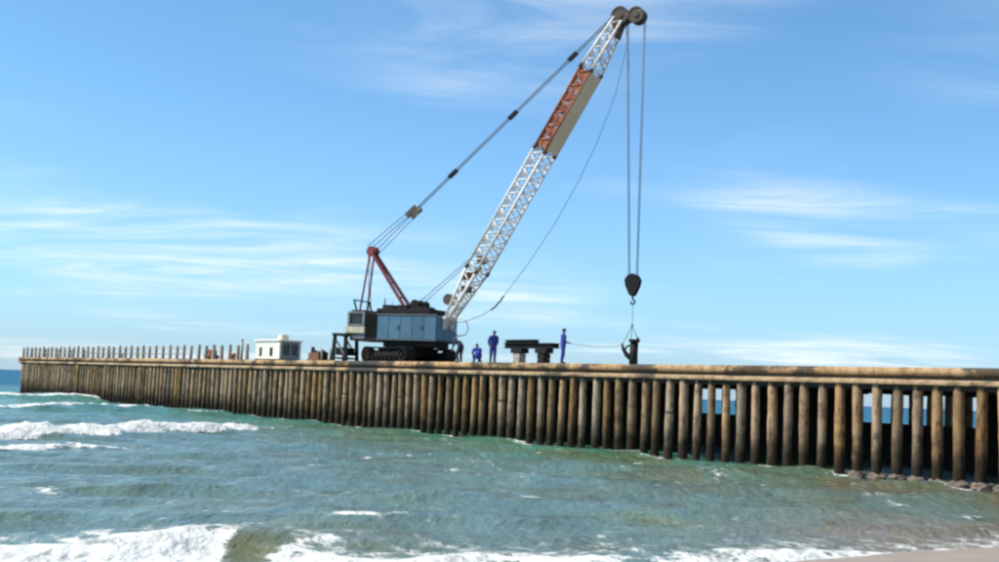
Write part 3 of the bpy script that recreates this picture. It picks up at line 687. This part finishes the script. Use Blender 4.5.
# dark engine bay behind the blue house, then the tail
eb = MB().box((-2.12, 0, 2.38), (.96, 2.56, 1.80)).build('engine_bay', 'dark_iron', CR)
for j in range(9): MB().box((-2.12, -1.31, 1.72 + j * .165), (.86, .05, .05), Matrix.Rotation(.5, 3, 'X')).build('louvre', 'black_steel', eb)
tl = MB(); 
wx0, wx1 = -3.95, -2.62
tl.box(((wx0 + wx1) / 2, .12, 2.78), (wx1 - wx0, 2.2, .92)); tl.box((wx0 + .09, -1.16, 2.78), (.16, .35, .92)); tl.box((wx1 - .09, -1.16, 2.78), (.16, .35, .92)); tl.box(((wx0 + wx1) / 2, -1.16, 3.19), (wx1 - wx0 - .35, .35, .1)); tl.box(((wx0 + wx1) / 2, -1.16, 2.37), (wx1 - wx0 - .35, .35, .1))
to = tl.build('tail_cabin', 'grey_paint', CR)
MB().box(((wx0 + wx1) / 2 - .1, -1.12, 2.78), (.95, .2, .70)).build('window', 'window_glass', to)
MB().box((-3.35, 0, 2.06), (1.5, 2.62, .5)).build('counterweight', 'cream_paint', CR, .05)
MB().box((-3.2, 0, 1.62), (1.2, 2.4, .36)).build('counterweight', 'grey_paint', CR, .05)
pf = MB().bar((-3.3, -1.25, 3.25), (-3.55, -1.25, 4.0), .09).bar((-3.3, .6, 3.25), (-3.55, .6, 4.0), .09).bar((-3.55, -1.3, 4.0), (-3.55, .7, 4.0), .08); pf.box((-3.15, -.2, 3.3), (1.1, 2.2, .08)); pf.build('tail_bracket', 'black_steel', CR)
# gantry
PK = Vector((-3.09, 0, 7.24))
for yy in (-.42, .42):
    lg = MB().bar((PK.x + .05, yy * .55, PK.z), (.05, yy, 3.3), .15, .18).build('gantry_leg', 'red_paint', CR)
    MB().bar((PK.x - .05, yy * .6, PK.z), (-3.62, yy * 1.05, 3.2), .09, .1).build('gantry_stay', 'red_paint', CR)
gb = MB()
for q in (.25, .5, .75): 
    a_ = PK.lerp(Vector((.05, 0, 3.3)), q); gb.bar((a_.x, -.42 * (.55 + .45 * q), a_.z), (a_.x, .42 * (.55 + .45 * q), a_.z), .09)
gb.build('gantry_brace', 'red_paint', CR)
gs = MB()
for yy in (-.3, -.1, .1, .3): gs.disc((PK.x, yy * .8, PK.z + .1), (0, 1, 0), .33, .12, 22, .05)
gs.build('gantry_sheave', 'red_paint', CR)
gp = MB()
for yy in (-.42, .42): gp.prism([(PK.x - .24, PK.z - .14), (PK.x + .2, PK.z - .24), (PK.x + .25, PK.z + .2), (PK.x, PK.z + .32), (PK.x - .22, PK.z + .22)], yy * .75 - .02, yy * .75 + .02)
gp.build('gantry_head', 'red_paint', CR)
# boom
FT = Vector((2.95, 0, 2.95)); TP = Vector((13.95, 0, 21.55))
BDIR = (TP - FT).normalized(); BUP = Vector((-BDIR.z, 0, BDIR.x)); BL = (TP - FT).length
def bq(t_, p, y): return FT + BDIR * t_ + BUP * p + Vector((0, y, 0))
WB, DB = .80, .40        # half width, half depth
def half(t_):
    if t_ < 3.6: q = t_ / 3.6; return .42 + (WB - .42) * q, .12 + (DB - .12) * q
    if t_ < 17.9: return WB, DB
    q = (t_ - 17.9) / (BL - 17.9); return WB + (.34 - WB) * q, DB + (.28 - DB) * q
boom = MB(); boom.tube([bq(0, 0, -.75), bq(0, 0, .75)], .11, 12)
for yy in (-.45, .45): boom.prism([(2.6, 2.2), (2.95, 2.2), (3.1, 2.8), (2.95, 3.1), (2.8, 2.95), (2.6, 2.7)], yy - .16, yy - .10); boom.prism([(2.6, 2.2), (2.95, 2.2), (3.1, 2.8), (2.95, 3.1), (2.8, 2.95), (2.6, 2.7)], yy + .10, yy + .16)
boom = boom.build('boom', 'white_paint', CR)
def section(t0, t1, nb, mat, rc, rl, zig=True):
    for sy in (-1, 1):
        for sp_ in (-1, 1):
            a0, a1 = half(t0), half(t1)
            MB().tube([bq(t0, sp_ * a0[1], sy * a0[0]), bq(t1, sp_ * a1[1], sy * a1[0])], rc, 8).build('chord', mat, boom)
    lc = MB()
    for i in range(nb):
        ta, tb = t0 + (t1 - t0) * i / nb, t0 + (t1 - t0) * (i + 1) / nb
        ha, hb = half(ta), half(tb); tm = (ta + tb) / 2; hm = half(tm)
        for sy in (-1, 1):      # sides
            lc.tube([bq(ta, -ha[1], sy * ha[0]), bq(tm, hm[1], sy * hm[0])], rl, 6); lc.tube([bq(tm, hm[1], sy * hm[0]), bq(tb, -hb[1], sy * hb[0])], rl, 6)
        for sp_ in (-1, 1):     # top and underside
            lc.tube([bq(ta, sp_ * ha[1], -ha[0]), bq(tm, sp_ * hm[1], hm[0])], rl, 6); lc.tube([bq(tm, sp_ * hm[1], hm[0]), bq(tb, sp_ * hb[1], -hb[0])], rl, 6)
            lc.tube([bq(ta, sp_ * ha[1], -ha[0]), bq(ta, sp_ * ha[1], ha[0])], rl * .9, 6)
    o = lc.build('lacing', mat, boom); o['kind'] = 'stuff'
section(.15, 3.6, 4, 'white_paint', .085, .05)
section(3.6, 12.2, 9, 'white_paint', .085, .05)
section(12.2, 17.9, 6, 'orange_paint', .085, .05)
section(17.9, BL - .2, 4, 'white_paint', .08, .045)
for tq in (3.6, 12.2, 17.9):
    jm = MB(); hw, hd = half(tq)
    for sy in (-1, 1):
        for sp_ in (-1, 1): MB().tube([bq(tq - .14, sp_ * hd, sy * hw), bq(tq + .14, sp_ * hd, sy * hw)], .125, 8).build('joint_lug', 'brown_iron', boom)
# cladding of the painted length: orange ribbed side plates, bare grey underside plate
npl = 7; dt = 5.5 / npl
for sy in (-1, 1):
    for j in range(npl):
        tm = 12.3 + dt * (j + .5); pl = MB(); c0 = bq(tm, 0, sy * (WB - .02))
        M3 = Matrix((BDIR, Vector((0, 1, 0)), BUP)).transposed()
        pl.box(c0, (dt - .07, .025, DB * 1.72), M3); pl.box(c0 + Vector((0, sy * .03, 0)), (.06, .05, DB * 1.70), M3); pl.box(c0 + Vector((0, sy * .022, 0)) + BUP * .02, (dt - .2, .03, .05), M3)
        pl.build('side_plate', 'orange_paint', boom)
for j in range(4):
    L4 = 5.5 / 4; pl = MB(); M3 = Matrix((BDIR, Vector((0, 1, 0)), BUP)).transposed()
    pl.box(bq(12.3 + L4 * (j + .5), -DB - .10, 0), (L4 - .012, 2 * WB + .06, .03), M3); pl.build('underside_plate', 'plate_grey', boom)
# lower boom: hoist gear
for (tq, p, yy, rr_) in ((1.05, .55, -.15, .36), (3.0, .2, -.3, .28), (4.3, .1, .1, .25)):
    dm = MB().tube([bq(tq, p, yy - .3), bq(tq, p, yy + .3)], rr_ * .7, 14); dm.disc(bq(tq, p, yy - .3), (0, 1, 0), rr_, .06, 18); dm.disc(bq(tq, p, yy + .3), (0, 1, 0), rr_, .06, 18); dm.build('guide_drum', 'rust' if tq > 2 else 'brown_iron', boom)
MB().box(bq(2.2, -.1, -.2), (.5, .7, .4)).build('gear_box', 'brown_iron', boom, .04)
MB().box(bq(3.6, .1, .35), (.35, .4, .35)).build('gear_box', 'rust', boom, .04)
# head
hd_ = MB()
for yy in (-.16, .16): hd_.prism([(13.35, 20.45), (13.85, 20.15), (14.15, 21.1), (14.95, 21.3), (15.05, 21.6), (14.5, 21.85), (13.9, 22.1), (13.45, 21.7)], yy - .03, yy + .03)
hd_.build('boom_head', 'brown_iron', boom)
for (xx, zq, rr_) in ((13.95, 21.6, .56), (15.0, 21.54, .50)):
    sh = MB()
    for yy in (-.30, 0, .30): sh.disc((xx, yy, zq), (0, 1, 0), rr_, .16, 26, .06, .03)
    sh.build('head_sheave', 'brown_iron', boom)
# pendants
BR = Vector((-.16, 0, 9.85)); PT = Vector((13.55, 0, 21.75))
br = MB()
for yy in (-.22, .22): br.disc((BR.x, yy, BR.z), (0, 1, 0), .24, .14, 16, .04)
dd_ = (PT - BR).normalized(); up_ = Vector((-dd_.z, 0, dd_.x))
br.bar(BR - dd_ * .35, BR + dd_ * .5, .62, .16, up_); br.build('bridle', 'cream_paint', CR)
bh = MB()
for yy in (-.36, .36): bh.bar(BR - dd_ * .38 + Vector((0, yy, 0)), BR + dd_ * .55 + Vector((0, yy, 0)), .05, .36, up_)
bh.build('bridle_cheek', 'brown_iron', CR)
for yy in (-.13, .13):
    MB().tube([BR + dd_ * .5 + Vector((0, yy, 0)), PT + Vector((0, yy, 0))], .036, 8).build('pendant', 'rope', CR)
    for q in (2.70, 6.84, 10.82):
        p0 = BR + (PT - BR) * ((q - BR.x) / (PT.x - BR.x)) + Vector((0, yy, 0)); MB().bar(p0 - dd_ * .36, p0 + dd_ * .36, .10, .17, up_).build('pendant_link', 'dark_iron', CR)
for yy, po, bo in ((-.3, .40, .17), (.3, .40, .17), (-.3, -.28, -.17), (.3, -.28, -.17)):
    MB().tube([PK + Vector((0, yy, .12)) + up_ * po, BR + Vector((0, yy * .8, 0)) + up_ * bo], .028, 6).build('luffing_rope', 'rope', CR)
for yy in (-.12, .12): MB().tube([PK + Vector((-.3, yy, 0)), (-3.1, yy, 3.4)], .022, 6).build('luffing_rope', 'rope', CR)
# hoist ropes up the back of the boom and the falls
for yy, x0 in ((-.35, .75), (.25, .75)):
    MB().tube([(x0 + .1, yy, HZ1 + .9), bq(4.6, .52, yy * .6), bq(BL - .6, .62, yy * .4), (13.8, yy * .4, 22.15)], .026, 6).build('hoist_rope', 'rope', CR)
for (xa, xb, yy) in ((14.37, 15.02, -.12), (14.37, 15.02, .12), (15.47, 15.50, -.12), (15.47, 15.50, .12)):
    MB().tube([(xa, yy, 21.4), (xb, yy, 5.45)], .024, 6).build('hoist_fall', 'rope', CR)
# hook block
hb_ = MB(); poly = [(14.78, 5.38), (14.96, 5.66), (15.26, 5.78), (15.56, 5.66), (15.74, 5.38), (15.66, 5.0), (15.42, 4.50), (15.26, 4.40), (15.10, 4.50), (14.86, 5.0)]
hb_.prism(poly, -.22, -.15).prism(poly, .15, .22); blk = hb_.build('hook_block', 'dark_iron', CR)
sb = MB()
for yy in (-.09, .09): sb.disc((15.26, yy, 5.26), (0, 1, 0), .36, .13, 22, .05)
sb.build('block_sheave', 'black_steel', blk)
MB().box((15.26, 0, 4.72), (.24, .30, .40)).build('block_spacer', 'dark_iron', blk)
hk = []; 
for j in range(13):
    a = R(80 - j * 25); hk.append((15.28 + .13 * math.cos(a), 0, 4.08 + .13 * math.sin(a)))
MB().tube([(15.26, 0, 4.5), (15.26, 0, 4.3)] + hk, [.05, .055] + [.055] * 9 + [.045, .035, .025, .015], 8).build('hook', 'dark_iron', blk)
# tag line hanging from the head back to the deck
tp_ = [(14.5, 19.78), (13.83, 16.72), (12.83, 13.99), (11.61, 11.44), (10.11, 8.81), (8.45, 6.41), (6.82, 4.34), (6.29, 3.71), (5.47, 3.20), (4.42, 2.81), (3.2, 2.6)]
MB().tube([(14.3, -.25, 21.2)] + [(x, -.25, z) for x, z in tp_], .02, 6).build('tag_line', 'rope', CR)
MB().tube([(6.86, -.25, 4.39), (6.6, -.25, 4.05), (6.29, -.25, 3.71), (6.0, -.25, 3.5)], .06, 8).build('line_weight', 'brown_iron', CR)
# white hand rail at the front corner
MB().tube([(2.85, .9, 3.0), (3.4, .9, 3.05), (3.75, .9, 2.7), (3.85, .9, 2.3), (3.6, .9, 1.95), (3.0, .9, 1.85)], .04, 8).build('hand_rail', 'white_paint', CR)
MB().tube([(2.9, .2, 2.3), (3.3, .2, 2.2), (3.45, .2, 1.9), (3.2, .2, 1.6)], .035, 8).build('hand_rail', 'white_paint', CR)

# stand under the tail
st = empty('steel_stand', CR.location + (Matrix.Rotation(math.atan2(AX.y, AX.x), 3, 'Z') @ Vector((-4.4, -1.0, 0))), math.atan2(AX.y, AX.x))
tag(st, 'black steel trestle stand under the tail of the crane', 'stand')
MB().box((.1, .2, 1.72), (1.15, 1.7, .16)).build('top_plate', 'black_steel', st, .02)
for yy in (-.5, .8):
    MB().bar((-.42, yy, 0), (-.32, yy, 1.64), .16, .2).build('leg', 'black_steel', st); MB().bar((.62, yy, 0), (.5, yy, 1.64), .16, .2).build('leg', 'black_steel', st)
    MB().bar((-.36, yy + .02, 1.5), (.52, yy + .02, .35), .1).build('brace', 'grey_paint', st)
MB().box((.1, .15, .62), (.7, 1.2, .5)).build('tool_box', 'black_steel', st, .03); MB().box((.1, .15, .18), (1.2, 1.5, .1)).build('bottom_plate', 'black_steel', st)

# ------------------------------------------------------------------ beams on blocks
tr = empty('beam_stack', pier_pt(35.45, 3.0, DECK), PANG); tag(tr, 'stack of dark steel beams resting on two squat supports', 'beam stack')
def ibeam(L, h_, wf):
    mb = MB(); mb.box((0, 0, h_ / 2), (.03, L, h_ - .06)); mb.box((0, 0, .016), (wf, L, .032)); mb.box((0, 0, h_ - .016), (wf, L, .032)); return mb.mesh('steel_beam', 'dark_iron')
ib = ibeam(4.4, .28, .26); ib2 = ibeam(2.7, .2, .24)
for j in range(2): inst('steel_beam', ib, tr, (-.15 + j * .3, .05 - .06 * j, .92), (0, 0, .01 * j))
for j in range(2): inst('steel_beam', ib2, tr, (-.13 + j * .28, .85 + .05 * j, 1.205))
for yy, mt in ((1.05, 'post_concrete'), (-1.15, 'black_steel')):
    MB().box((0, yy, .16), (.5, .55, .32)).build('support_block', mt, tr, .02); MB().box((.01, yy + .02, .485), (.48, .6, .31)).build('support_block', mt, tr, .02); MB().box((0, yy, .78), (.55, 1.0, .26)).build('support_block', 'black_steel', tr, .02)

# ------------------------------------------------------------------ the load
ld_loc = CR.location + (Matrix.Rotation(math.atan2(AX.y, AX.x), 3, 'Z') @ Vector((15.3, 0, 0)))
ld = empty('lifting_clamp', ld_loc, math.atan2(AX.y, AX.x)); tag(ld, 'dark steel clamp with side jaw hanging in slings under the hook', 'clamp')
MB().tube([(.14, 0, .06), (.14, 0, .9), (.17, 0, 1.75)], [.27, .25, .24], 14).build('body', 'dark_iron', ld)
MB().tube([(.17, 0, 1.70), (.17, 0, 1.86)], [.34, .34], 14).build('collar', 'black_steel', ld)
MB().tube([(.30, 0, 1.78), (.42, 0, 1.98)], [.07, .05], 8).build('lug', 'dark_iron', ld)
jw = MB().tube([(.05, 0, .75), (-.28, 0, .92), (-.5, 0, 1.25), (-.62, 0, 1.62)], [.17, .15, .11, .05], 10); jw.tube([(-.02, 0, 1.5), (-.25, 0, 1.45), (-.45, 0, 1.2)], .06, 8); jw.build('jaw', 'dark_iron', ld)
MB().tube([(.1, 0, .55), (-.2, 0, .8)], .1, 8).build('ram', 'grey_paint', ld)
MB().tube([(0, 0, 3.98), (0, 0, 2.65)], .018, 6).build('sling', 'rope', ld)
for e_ in ((.36, 0, 1.9), (-.55, 0, 1.6), (-.05, 0, 1.86)): MB().tube([(0, 0, 2.65), e_], .02, 6).build('sling', 'rope', ld)
MB().tube([(.06 * math.cos(R(30 * j)), 0, 2.66 + .07 * math.sin(R(30 * j))) for j in range(13)], .02, 6).build('ring', 'dark_iron', ld)

# ------------------------------------------------------------------ workers
def person(label, loc, face, J, cap='hat_navy', top='overall_blue', legs='overall_blue', scale=1.0):
    """J: joint name -> (x, y, z); the figure faces local -Y.  One skinned surface, tapering limbs."""
    B0 = dict(pelvis=(0, 0, .96), belly=(0, 0, 1.12), chest=(0, -.01, 1.31), collar=(0, .01, 1.46), neck=(0, 0, 1.53), jaw=(0, -.025, 1.585), head=(0, -.02, 1.66), crown=(0, -.005, 1.735))
    for sd, sg in (('l', 1), ('r', -1)):
        B0.update({sd + 'sh': (sg * .185, .01, 1.42), sd + 'el': (sg * .25, .03, 1.14), sd + 'wr': (sg * .25, -.08, .91), sd + 'pa': (sg * .25, -.11, .83),
                   sd + 'hip': (sg * .095, 0, .91), sd + 'kn': (sg * .11, -.02, .50), sd + 'an': (sg * .115, .03, .10), sd + 'ball': (sg * .125, -.10, .045), sd + 'toe': (sg * .13, -.18, .035)})
    B0.update(J)
    rad = dict(pelvis=(.155, .115), belly=(.145, .11), chest=(.165, .12), collar=(.10, .08), neck=(.056, .058), jaw=(.066, .08), head=(.078, .095), crown=(.05, .06))
    for sd in 'lr': rad.update({sd + 'sh': (.07, .07), sd + 'el': (.05, .05), sd + 'wr': (.034, .034), sd + 'pa': (.036, .024), sd + 'hip': (.095, .1), sd + 'kn': (.066, .07), sd + 'an': (.05, .052), sd + 'ball': (.05, .04), sd + 'toe': (.04, .03)})
    edges = [('pelvis', 'belly'), ('belly', 'chest'), ('chest', 'collar'), ('collar', 'neck'), ('neck', 'jaw'), ('jaw', 'head'), ('head', 'crown')]
    for sd in 'lr': edges += [('collar', sd + 'sh'), (sd + 'sh', sd + 'el'), (sd + 'el', sd + 'wr'), (sd + 'wr', sd + 'pa'), ('pelvis', sd + 'hip'), (sd + 'hip', sd + 'kn'), (sd + 'kn', sd + 'an'), (sd + 'an', sd + 'ball'), (sd + 'ball', sd + 'toe')]
    names = list(B0); ix = {n_: i for i, n_ in enumerate(names)}
    me = bpy.data.meshes.new('sk'); me.from_pydata([B0[n_] for n_ in names], [(ix[a], ix[b_]) for a, b_ in edges], [])
    ob = bpy.data.objects.new('sk', me); COL.objects.link(ob)
    ob.modifiers.new('skin', 'SKIN'); su = ob.modifiers.new('sub', 'SUBSURF'); su.levels = 1; su.render_levels = 1
    for n_ in names:
        sv = me.skin_vertices[0].data[ix[n_]]; kb = 1.0 if n_ in ('neck', 'jaw', 'head', 'crown', 'lpa', 'rpa', 'lwr', 'rwr') else 1.38; sv.radius = (rad[n_][0] * kb, rad[n_][1] * kb); sv.use_root = (n_ == 'pelvis')
    dg = bpy.context.evaluated_depsgraph_get(); dg.update(); ev = ob.evaluated_get(dg); m2 = bpy.data.meshes.new_from_object(ev)
    bpy.data.objects.remove(ob, do_unlink=True)
    vs = [v.co.copy() for v in m2.vertices]; fs = [tuple(p.vertices) for p in m2.polygons]; bpy.data.meshes.remove(m2)
    mb = MB(); mb.add(vs, fs, True)
    # fingers and thumb, face
    for sd, sg in (('l', 1), ('r', -1)):
        wr_, pa = Vector(B0[sd + 'wr']), Vector(B0[sd + 'pa']); d0 = (pa - wr_).normalized(); sidev = Vector((0, 1, 0)); sidev = (sidev - d0 * sidev.dot(d0)).normalized(); pn = d0.cross(sidev)
        for q, L in ((-.028, .062), (-.010, .072), (.010, .068), (.027, .054)):
            b1 = pa + sidev * q + d0 * .015; b2 = b1 + d0 * L * .55 + pn * .008; b3 = b2 + d0 * L * .4 - sidev * .004 + pn * .026 * (-sg)
            mb.tube([b1, b2, b3], [.0095, .0088, .007], 6)
        t0 = wr_.lerp(pa, .55) - sidev * .024; t1 = t0 - sidev * .03 + d0 * .028; mb.tube([t0, t1, t1 + d0 * .028], [.012, .0105, .008], 6)
    hc = Vector(B0['head']); hup = (Vector(B0['crown']) - Vector(B0['jaw'])).normalized(); fw = Vector((0, -1, 0)); fw = (fw - hup * fw.dot(hup)).normalized(); rt = hup.cross(fw)
    mb.tube([hc + fw * .085 + hup * .012, hc + fw * .108 - hup * .02], [.008, .014], 6)
    mb.tube([hc + fw * .088 - hup * .05 - rt * .022, hc + fw * .092 - hup * .05, hc + fw * .088 - hup * .05 + rt * .022], .006, 5)
    for sg in (-1, 1):
        mb.tube([hc + rt * .076 * sg - fw * .005 + hup * .02, hc + rt * .088 * sg - fw * .012 - hup * .02], [.016, .011], 6)
        mb.tube([hc + fw * .086 + rt * .03 * sg + hup * .015, hc + fw * .093 + rt * .03 * sg + hup * .015], [.010, .006], 6)
    root = empty('person', loc, face); tag(root, label, 'person')
    root.scale = (scale,) * 3
    me = mb.mesh('body', None)
    for q in (top, legs, 'skin', 'boot'): me.materials.append(MATS[q])
    segs = []
    def sg_(a, b_, mi): segs.append((Vector(B0[a]), Vector(B0[b_]), mi))
    sg_('belly', 'chest', 0); sg_('chest', 'collar', 0); sg_('pelvis', 'belly', 0); sg_('neck', 'jaw', 2); sg_('jaw', 'crown', 2)
    for sd in 'lr':
        sg_('collar', sd + 'sh', 0); sg_(sd + 'sh', sd + 'el', 0); sg_(sd + 'el', sd + 'wr', 0); sg_(sd + 'wr', sd + 'pa', 2); sg_('pelvis', sd + 'hip', 1); sg_(sd + 'hip', sd + 'kn', 1); sg_(sd + 'kn', sd + 'an', 1); sg_(sd + 'an', sd + 'toe', 3)
    nb_ = len(fs)
    for i, p in enumerate(me.polygons):
        if i >= nb_: p.material_index = 2; continue
        c = p.center; best = 9
        for a, b_, mi in segs:
            ab = b_ - a; t_ = max(0, min(1, (c - a).dot(ab) / ab.length_squared)); dq = (c - a - ab * t_).length
            if dq < best: best = dq; p.material_index = mi
    body = bpy.data.objects.new('body', me); COL.objects.link(body); body.parent = root
    # knitted cap / hard hat following the head
    cp = MB(); n_ = 12; rings = []
    prof = [(.100, -.005), (.103, .02), (.098, .055), (.078, .085), (.045, .103), (.012, .108)]
    vv = []
    for (rq, zq) in prof:
        for k_ in range(n_):
            a = 2 * math.pi * k_ / n_; vv.append(hc + hup * (zq + .012) + rt * (rq * .9 * math.cos(a)) + fw * (rq * 1.06 * math.sin(a)))
    ff_ = [(i * n_ + k_, i * n_ + (k_ + 1) % n_, (i + 1) * n_ + (k_ + 1) % n_, (i + 1) * n_ + k_) for i in range(len(prof) - 1) for k_ in range(n_)] + [tuple((len(prof) - 1) * n_ + k_ for k_ in range(n_))]
    cp.add(vv, ff_, True); cp.build('cap', cap, root)
    return root
def facing(v):           # rotation so that local -Y looks along v
    return math.atan2(v.y, v.x) + math.pi / 2
toshore = -PU; tosea = PU.copy(); tofront = -PB
person('worker in bright blue jacket standing at the end of the beam stack holding a line', pier_pt(30.26, 1.0, DECK), facing(PB * .8 - PU * .5),
       dict(lel=(.25, -.02, 1.15), lwr=(.20, -.24, 1.08), lpa=(.18, -.31, 1.07), rel=(-.26, .02, 1.15), rwr=(-.2, -.22, 1.04), rpa=(-.17, -.29, 1.03), lkn=(.12, -.04, .5), rkn=(-.12, .02, .5), ran=(-.13, .09, .1), rball=(-.14, -.04, .045), rtoe=(-.15, -.12, .035)), scale=1.03)
person('worker in blue overalls standing between the crane and the beam stack', pier_pt(36.33, 1.0, DECK), facing(-PU * .9 - PB * .3),
       dict(belly=(0, -.02, 1.12), chest=(0, -.06, 1.30), collar=(0, -.09, 1.45), neck=(0, -.11, 1.52), jaw=(0, -.14, 1.57), head=(0, -.14, 1.65), crown=(0, -.13, 1.725), lsh=(.185, -.08, 1.41), rsh=(-.185, -.08, 1.41),
            lel=(.27, .06, 1.17), lwr=(.2, .02, .95), lpa=(.17, -.03, .9), rel=(-.27, .05, 1.16), rwr=(-.2, .03, .94), rpa=(-.17, -.02, .89)), scale=1.02)
person('worker in blue overalls kneeling low on the deck beside the crane', pier_pt(37.75, 1.0, DECK), facing(PU * .9 + PB * .3),
       dict(pelvis=(0, .12, .38), belly=(0, .06, .52), chest=(0, -.05, .68), collar=(0, -.13, .80), neck=(0, -.17, .86), jaw=(0, -.21, .90), head=(0, -.21, .97), crown=(0, -.20, 1.045), lsh=(.185, -.12, .77), rsh=(-.185, -.12, .77),
            lel=(.24, -.28, .56), lwr=(.14, -.42, .42), lpa=(.12, -.46, .36), rel=(-.24, -.26, .55), rwr=(-.14, -.42, .40), rpa=(-.12, -.46, .34),
            lhip=(.1, .1, .34), rhip=(-.1, .1, .34), lkn=(.16, -.28, .42), lan=(.14, -.2, .10), lball=(.15, -.32, .045), ltoe=(.15, -.40, .035), rkn=(-.15, -.22, .10), ran=(-.12, .2, .10), rball=(-.12, .28, .05), rtoe=(-.12, .34, .04)), legs='overall_blue')
person('worker in dark navy overalls bending over beside the crane tracks', pier_pt(39.7, 1.1, DECK), facing(PU * .95 - PB * .1),
       dict(pelvis=(0, .10, .86), belly=(0, .05, 1.0), chest=(0, -.10, 1.14), collar=(0, -.22, 1.22), neck=(0, -.28, 1.25), jaw=(0, -.34, 1.26), head=(0, -.37, 1.32), crown=(0, -.39, 1.39), lsh=(.185, -.2, 1.19), rsh=(-.185, -.2, 1.19),
            lel=(.24, -.33, .93), lwr=(.17, -.47, .76), lpa=(.15, -.51, .69), rel=(-.24, -.30, .92), rwr=(-.17, -.44, .72), rpa=(-.15, -.48, .65), lhip=(.1, .08, .82), rhip=(-.1, .08, .82), lkn=(.14, -.1, .46), rkn=(-.14, -.06, .46)), top='trouser_navy', legs='trouser_navy')
# guide line from the worker to the clamp
hp = pier_pt(30.26, 1.0, DECK) + Vector((.05, -.1, 1.1)); lp = ld_loc + Matrix.Rotation(math.atan2(AX.y, AX.x), 3, 'Z') @ Vector((-.6, 0, 1.45))
pts = [hp.lerp(lp, j / 12) + Vector((0, 0, -.12 * math.sin(math.pi * j / 12))) for j in range(13)]
gl = MB().tube(pts, .013, 6).build('guide_rope', 'rope'); tag(gl, 'thin guide rope from the blue jacket worker to the hanging clamp', 'rope')
